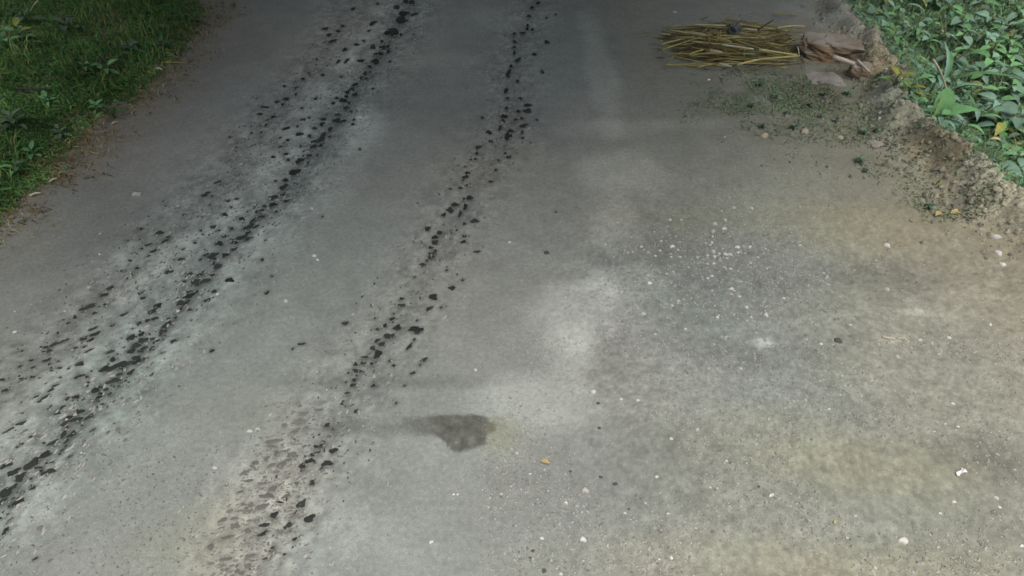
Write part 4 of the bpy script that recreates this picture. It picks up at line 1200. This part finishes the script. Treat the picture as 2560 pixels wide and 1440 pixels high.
# sparse weeds on the earth below the heap and slab
for n, (px, py, lab) in enumerate([(1880, 262, 'small dark weed at the left end of the low weeds'), (1940, 240, 'small dark weed on the earth below the stalk heap'), (1968, 282, 'dark weed in the middle of the low weeds'),
                                   (2025, 262, 'dark weed left of the bank, among the low weeds'), (2052, 290, 'leafy dark weed at the right end of the low weeds'), (1905, 315, 'small weed at the lower left of the low weeds'),
                                   (1985, 318, 'small weed above the buff stone'), (2090, 300, 'weed on the earth bank below the sunk stone'), (2160, 330, 'thin weed left of the ridge top'), (1900, 208, 'small weed just under the stalk heap'),
                                   (2215, 270, 'weed beside the row of white pebbles'), (2060, 235, 'weed below the half sunk stone'), (2325, 515, 'small dark weed at the foot of the ridge'), (2165, 425, 'tiny weed on the open earth left of the ridge'),
                                   (2120, 232, 'weed at the right end of the sunk stone'), (2150, 400, 'tiny grey-green weed on the earth')]):
    plant('weed', px, py, ('d', 'd', 'b'), random.randint(12, 18), random.uniform(.022, .045), random.uniform(.02, .045), lab, 'weed')
# weeds in the verge on the left
for n, (px, py, k, s, lab) in enumerate([(45, 82, 'gy', .14, 'weed with a bright yellow-green leaf at the left edge of the verge'), (12, 105, 'g', .12, 'bright green weed cut by the left edge of the verge'), (165, 62, 'd', .12, 'dark leafy weed in the upper verge'),
                                      (262, 165, 'dg', .11, 'leafy weed in the middle of the verge'), (212, 165, 'g', .07, 'small bright weed in the middle of the verge'), (278, 275, 'dg', .12, 'dark leafy weed at the road edge of the verge'),
                                      (240, 270, 'g', .07, 'small green weed beside the dark leafy one at the verge edge'), (120, 250, 'g', .08, 'green weed in the lower middle of the verge'), (60, 40, 'd', .13, 'dark weed in the upper left corner'),
                                      (330, 120, 'd', .09, 'dull weed under the bare twigs of the verge'), (400, 110, 'd', .08, 'dull weed at the verge edge near the top'), (80, 380, 'g', .07, 'bright weed in the lower verge'),
                                      (40, 420, 'gd', .08, 'weed in the lowest corner of the verge grass'), (30, 300, 'd', .10, 'dark weed at the left edge, lower verge'), (480, 45, 'dy', .07, 'sparse weed at the top end of the verge'), (150, 330, 'gd', .07, 'weed beside the dry grass edge')]):
    plant('weed', px, py, tuple(k), random.randint(6, 10), s, s * 1.1, lab, 'weed')


# ------------------------------------------------------------------ grass and litter (uncountable)
def blades(n, area, length, width, tones, name, label, cat, mat=M_GRASS, lean=.6, seed=1, keep=None):
    rg = np.random.default_rng(seed)
    px = rg.uniform(area[0], area[1], n); py = rg.uniform(area[2], area[3], n)
    x, y = flat(px, py)
    m = keep(x, y, rg)
    x, y = x[m], y[m]; n = len(x)
    z = height(x, y)
    az_ = rg.uniform(0, 2 * np.pi, n)
    L = rg.uniform(length[0], length[1], n) * (.6 + .8 * fbm(x * 2.5, y * 2.5, seed + 500, 3)); w = rg.uniform(width[0], width[1], n)
    le = np.abs(rg.normal(lean, .35, n))
    dx, dy = np.cos(az_), np.sin(az_)
    tx, ty = -dy, dx
    P = np.stack([x, y, z], -1)
    def pt(t, s):
        hx = np.sin(le * t) * L * t; hz_ = np.cos(np.minimum(le * t * 1.2, 1.45)) * L * t
        return P + np.stack([dx * hx + tx * s * w, dy * hx + ty * s * w, hz_ - .005 + 0 * hx], -1)
    V = np.stack([pt(0, -.35), pt(0, .35), pt(.5, .5), pt(.5, -.5), pt(1, .06), pt(1, -.06)], 1).reshape(-1, 3)
    b = (np.arange(n) * 6)[:, None]
    F = np.concatenate([b + np.array([[0, 1, 2, 3]]), b + np.array([[3, 2, 4, 5]])])
    t = np.array(tones)[rg.integers(0, len(tones), n)] * rg.uniform(.65, 1.35, n)[:, None]
    t = t * (.25 + 1.5 * fbm(x * 2.6, y * 2.6, seed + 600, 3))[:, None]
    obj(name, np_mesh(name, V, F, mat, np.repeat(t, 6, 0)), kind='stuff', label=label, category=cat)


keepg = lambda x, y, rg: (verge_d(x, y) > -.22 + .42 * rg.random(len(x)) ** .45) & (fbm(x * 2.2, y * 2.2, 701, 3) + .3 * rg.random(len(x)) > .58)
green = [(.085, .23, .065), (.115, .29, .08), (.155, .34, .10), (.08, .18, .075), (.14, .24, .12), (.24, .37, .11)]
blades(90000, (-250, 600, -60, 620), (.04, .10), (.006, .013), green, 'grass', 'green grass covering the verge left of the road', 'grass', lean=1.2, seed=21, keep=keepg)
keept = lambda x, y, rg: (verge_d(x, y) > .10) & (fbm(x * 1.7 + 2, y * 1.7, 741, 3) + .25 * rg.random(len(x)) > .66)
blades(26000, (-250, 560, -60, 600), (.10, .22), (.006, .013), green + [(.30, .31, .12)], 'tall_grass', 'longer messy tufts standing in the verge grass', 'grass', lean=.9, seed=27, keep=keept)
keepl = lambda x, y, rg: (verge_d(x, y) > -.02) & (fbm(x * 1.5 + 3, y * 1.5, 711, 3) + .2 * rg.random(len(x)) > .47)
blades(52000, (-250, 600, -60, 620), (.020, .055), (.012, .034), green + [(.10, .22, .05), (.16, .24, .11), (.20, .19, .10)], 'clover', 'small round-leaved ground cover mixed through the verge grass', 'ground cover', lean=1.5, seed=22, keep=keepl)
keeps = lambda x, y, rg: (verge_d(x, y) > -.50 * rg.random(len(x)) ** 2.0 - .04) & ((verge_d(x, y) < .28 * rg.random(len(x)) + .02) | (rg.random(len(x)) < .05)) & (fbm(x * 3, y * 3, 721, 3) + .25 * rg.random(len(x)) > .52)
straw = [(.22, .17, .07), (.30, .25, .11), (.14, .10, .05), (.36, .32, .18), (.09, .07, .04), (.12, .14, .04)]
blades(40000, (-250, 660, -60, 660), (.03, .10), (.003, .009), straw, 'dry_grass', 'dry straw-coloured grass along the edge of the verge', 'dry grass', M_LITTER, 1.6, 23, keeps)
keepb = lambda x, y, rg: (berm_d(x, y) > .02 + .1 * rg.random(len(x))) & (rg.random(len(x)) < .9)
bank = [(.18, .33, .235), (.20, .37, .26), (.16, .29, .20), (.20, .37, .20), (.25, .33, .18)]
blades(60000, (1990, 2700, -70, 640), (.05, .11), (.014, .05), bank, 'bank_cover', 'low broad green cover between the plants on the right bank', 'ground cover', lean=1.5, seed=24, keep=keepb)
wx_, wy_ = flat(1965, 270)
keepn = lambda x, y, rg: (berm_d(x, y) > .12) & (fbm(x * 2.0, y * 2.0, 751, 3) + .3 * rg.random(len(x)) > .6)
blades(22000, (2000, 2700, -70, 600), (.08, .20), (.006, .016), [(.17, .34, .20), (.22, .36, .16), (.28, .36, .17), (.15, .30, .20), (.30, .33, .18)], 'bank_grass', 'narrow grass blades growing between the bank plants', 'grass', lean=.9, seed=28, keep=keepn)
keepe = lambda x, y, rg: (fbm(x * 4.0, y * 4.0, 731, 3) + .25 * rg.random(len(x)) > .62) & ((np.exp(-(((x - wx_) / .75) ** 2 + ((y - wy_) / .45) ** 2)) > rg.random(len(x))) | ((berm_d(x, y) > -.6) & (berm_d(x, y) < .1) & (rg.random(len(x)) < .35)))
blades(60000, (1700, 2600, 150, 560), (.015, .045), (.005, .012), [(.13, .22, .13), (.17, .25, .15), (.20, .26, .15), (.28, .27, .18), (.10, .17, .11)], 'sparse_weeds', 'sparse tiny weeds and litter on the earth below the stalk heap', 'ground cover', M_LITTER, 1.3, 25, keepe)

for (a0, b0, a1, b1, lab) in [(2352, 245, 2312, 335, 'yellow-green stem trailing over the upper ridge'), (2392, 385, 2352, 438, 'yellow-green stem trailing over the middle of the ridge'), (2238, 165, 2262, 232, 'yellow-green stem trailing at the bank foot beside the slab')]:
    stick('trailing_stem', hz(a0, b0, .16), hz(a1, b1, .03), .006, .004, M_LEAF_Y, lab, 'stem', None, .05)

# bare twigs and fallen sticks in the verge
for (a0, b0, a1, b1, l0, l1, rr, m, lab) in [(310, 45, 270, 118, .25, .02, .006, M_DARKWOOD, 'thin bare twig arching down in the upper verge'), (95, 2, 75, 30, .3, .2, .006, M_PALEWOOD, 'pale bare twig in the upper left corner'),
                                             (5, 65, 18, 88, .2, .1, .007, M_PALEWOOD, 'short pale twig at the left edge'), (35, 222, 125, 224, .04, .04, .012, M_DARKWOOD, 'dark fallen stick lying level in the middle of the verge'),
                                             (392, 172, 406, 174, .01, .01, .012, M_PALEWOOD, 'pale wood bit at the verge edge near the top'), (124, 455, 144, 446, .008, .008, .009, M_PALEWOOD, 'pale straw stick on the road at the verge foot'),
                                             (405, 157, 475, 159, .01, .01, .006, M_STALK_O, 'thin dry stem lying on the road at the verge edge'), (130, 262, 188, 272, .12, .05, .004, M_STALK_G, 'thin bright grass stem bowed over in the verge'),
                                             (280, 310, 296, 305, .01, .01, .008, M_PALEWOOD, 'short pale stick beside the verge edge'), (45, 556, 62, 562, .006, .006, .006, M_DARKWOOD, 'thin dark twig on the road below the verge'),
                                             (75, 490, 104, 482, .01, .01, .010, M_PALEWOOD, 'pale straw piece at the lowest part of the verge')]:
    stick('twig', hz(a0, b0, l0), hz(a1, b1, l1), rr, rr * .6, m, lab, 'twig', None, .01)
stick('dead_stem', hz(2332, 148, .35), hz(2372, 248, .12), .010, .006, M_STALK_P, 'pale dead stem leaning among the bank plants', 'dead stem', None, .03)
stick('dead_stem', hz(2420, 128, .25), hz(2372, 168, .15), .008, .006, M_DARKWOOD, 'dark dead stem leaning over the bank plants', 'dead stem', None, .02)

# ------------------------------------------------------------------ things that share a description are told apart by their order down the view
ORD = ['first', 'second', 'third', 'fourth', 'fifth', 'sixth', 'seventh', 'eighth', 'ninth', 'tenth', 'eleventh', 'twelfth', 'thirteenth', 'fourteenth', 'fifteenth', 'sixteenth',
       'seventeenth', 'eighteenth', 'nineteenth', 'twentieth'] + ['%dth' % k for k in range(21, 100)]
shared = {}
for o in col.objects:
    if o.parent is None and 'label' in o and o.get('group'): shared.setdefault(o['label'], []).append(o)
for lab, os_ in shared.items():
    if len(os_) < 2: continue
    for k, o in enumerate(sorted(os_, key=lambda q: -q.location.y)):
        o['label'] = lab + ', %s from the top' % ORD[k]
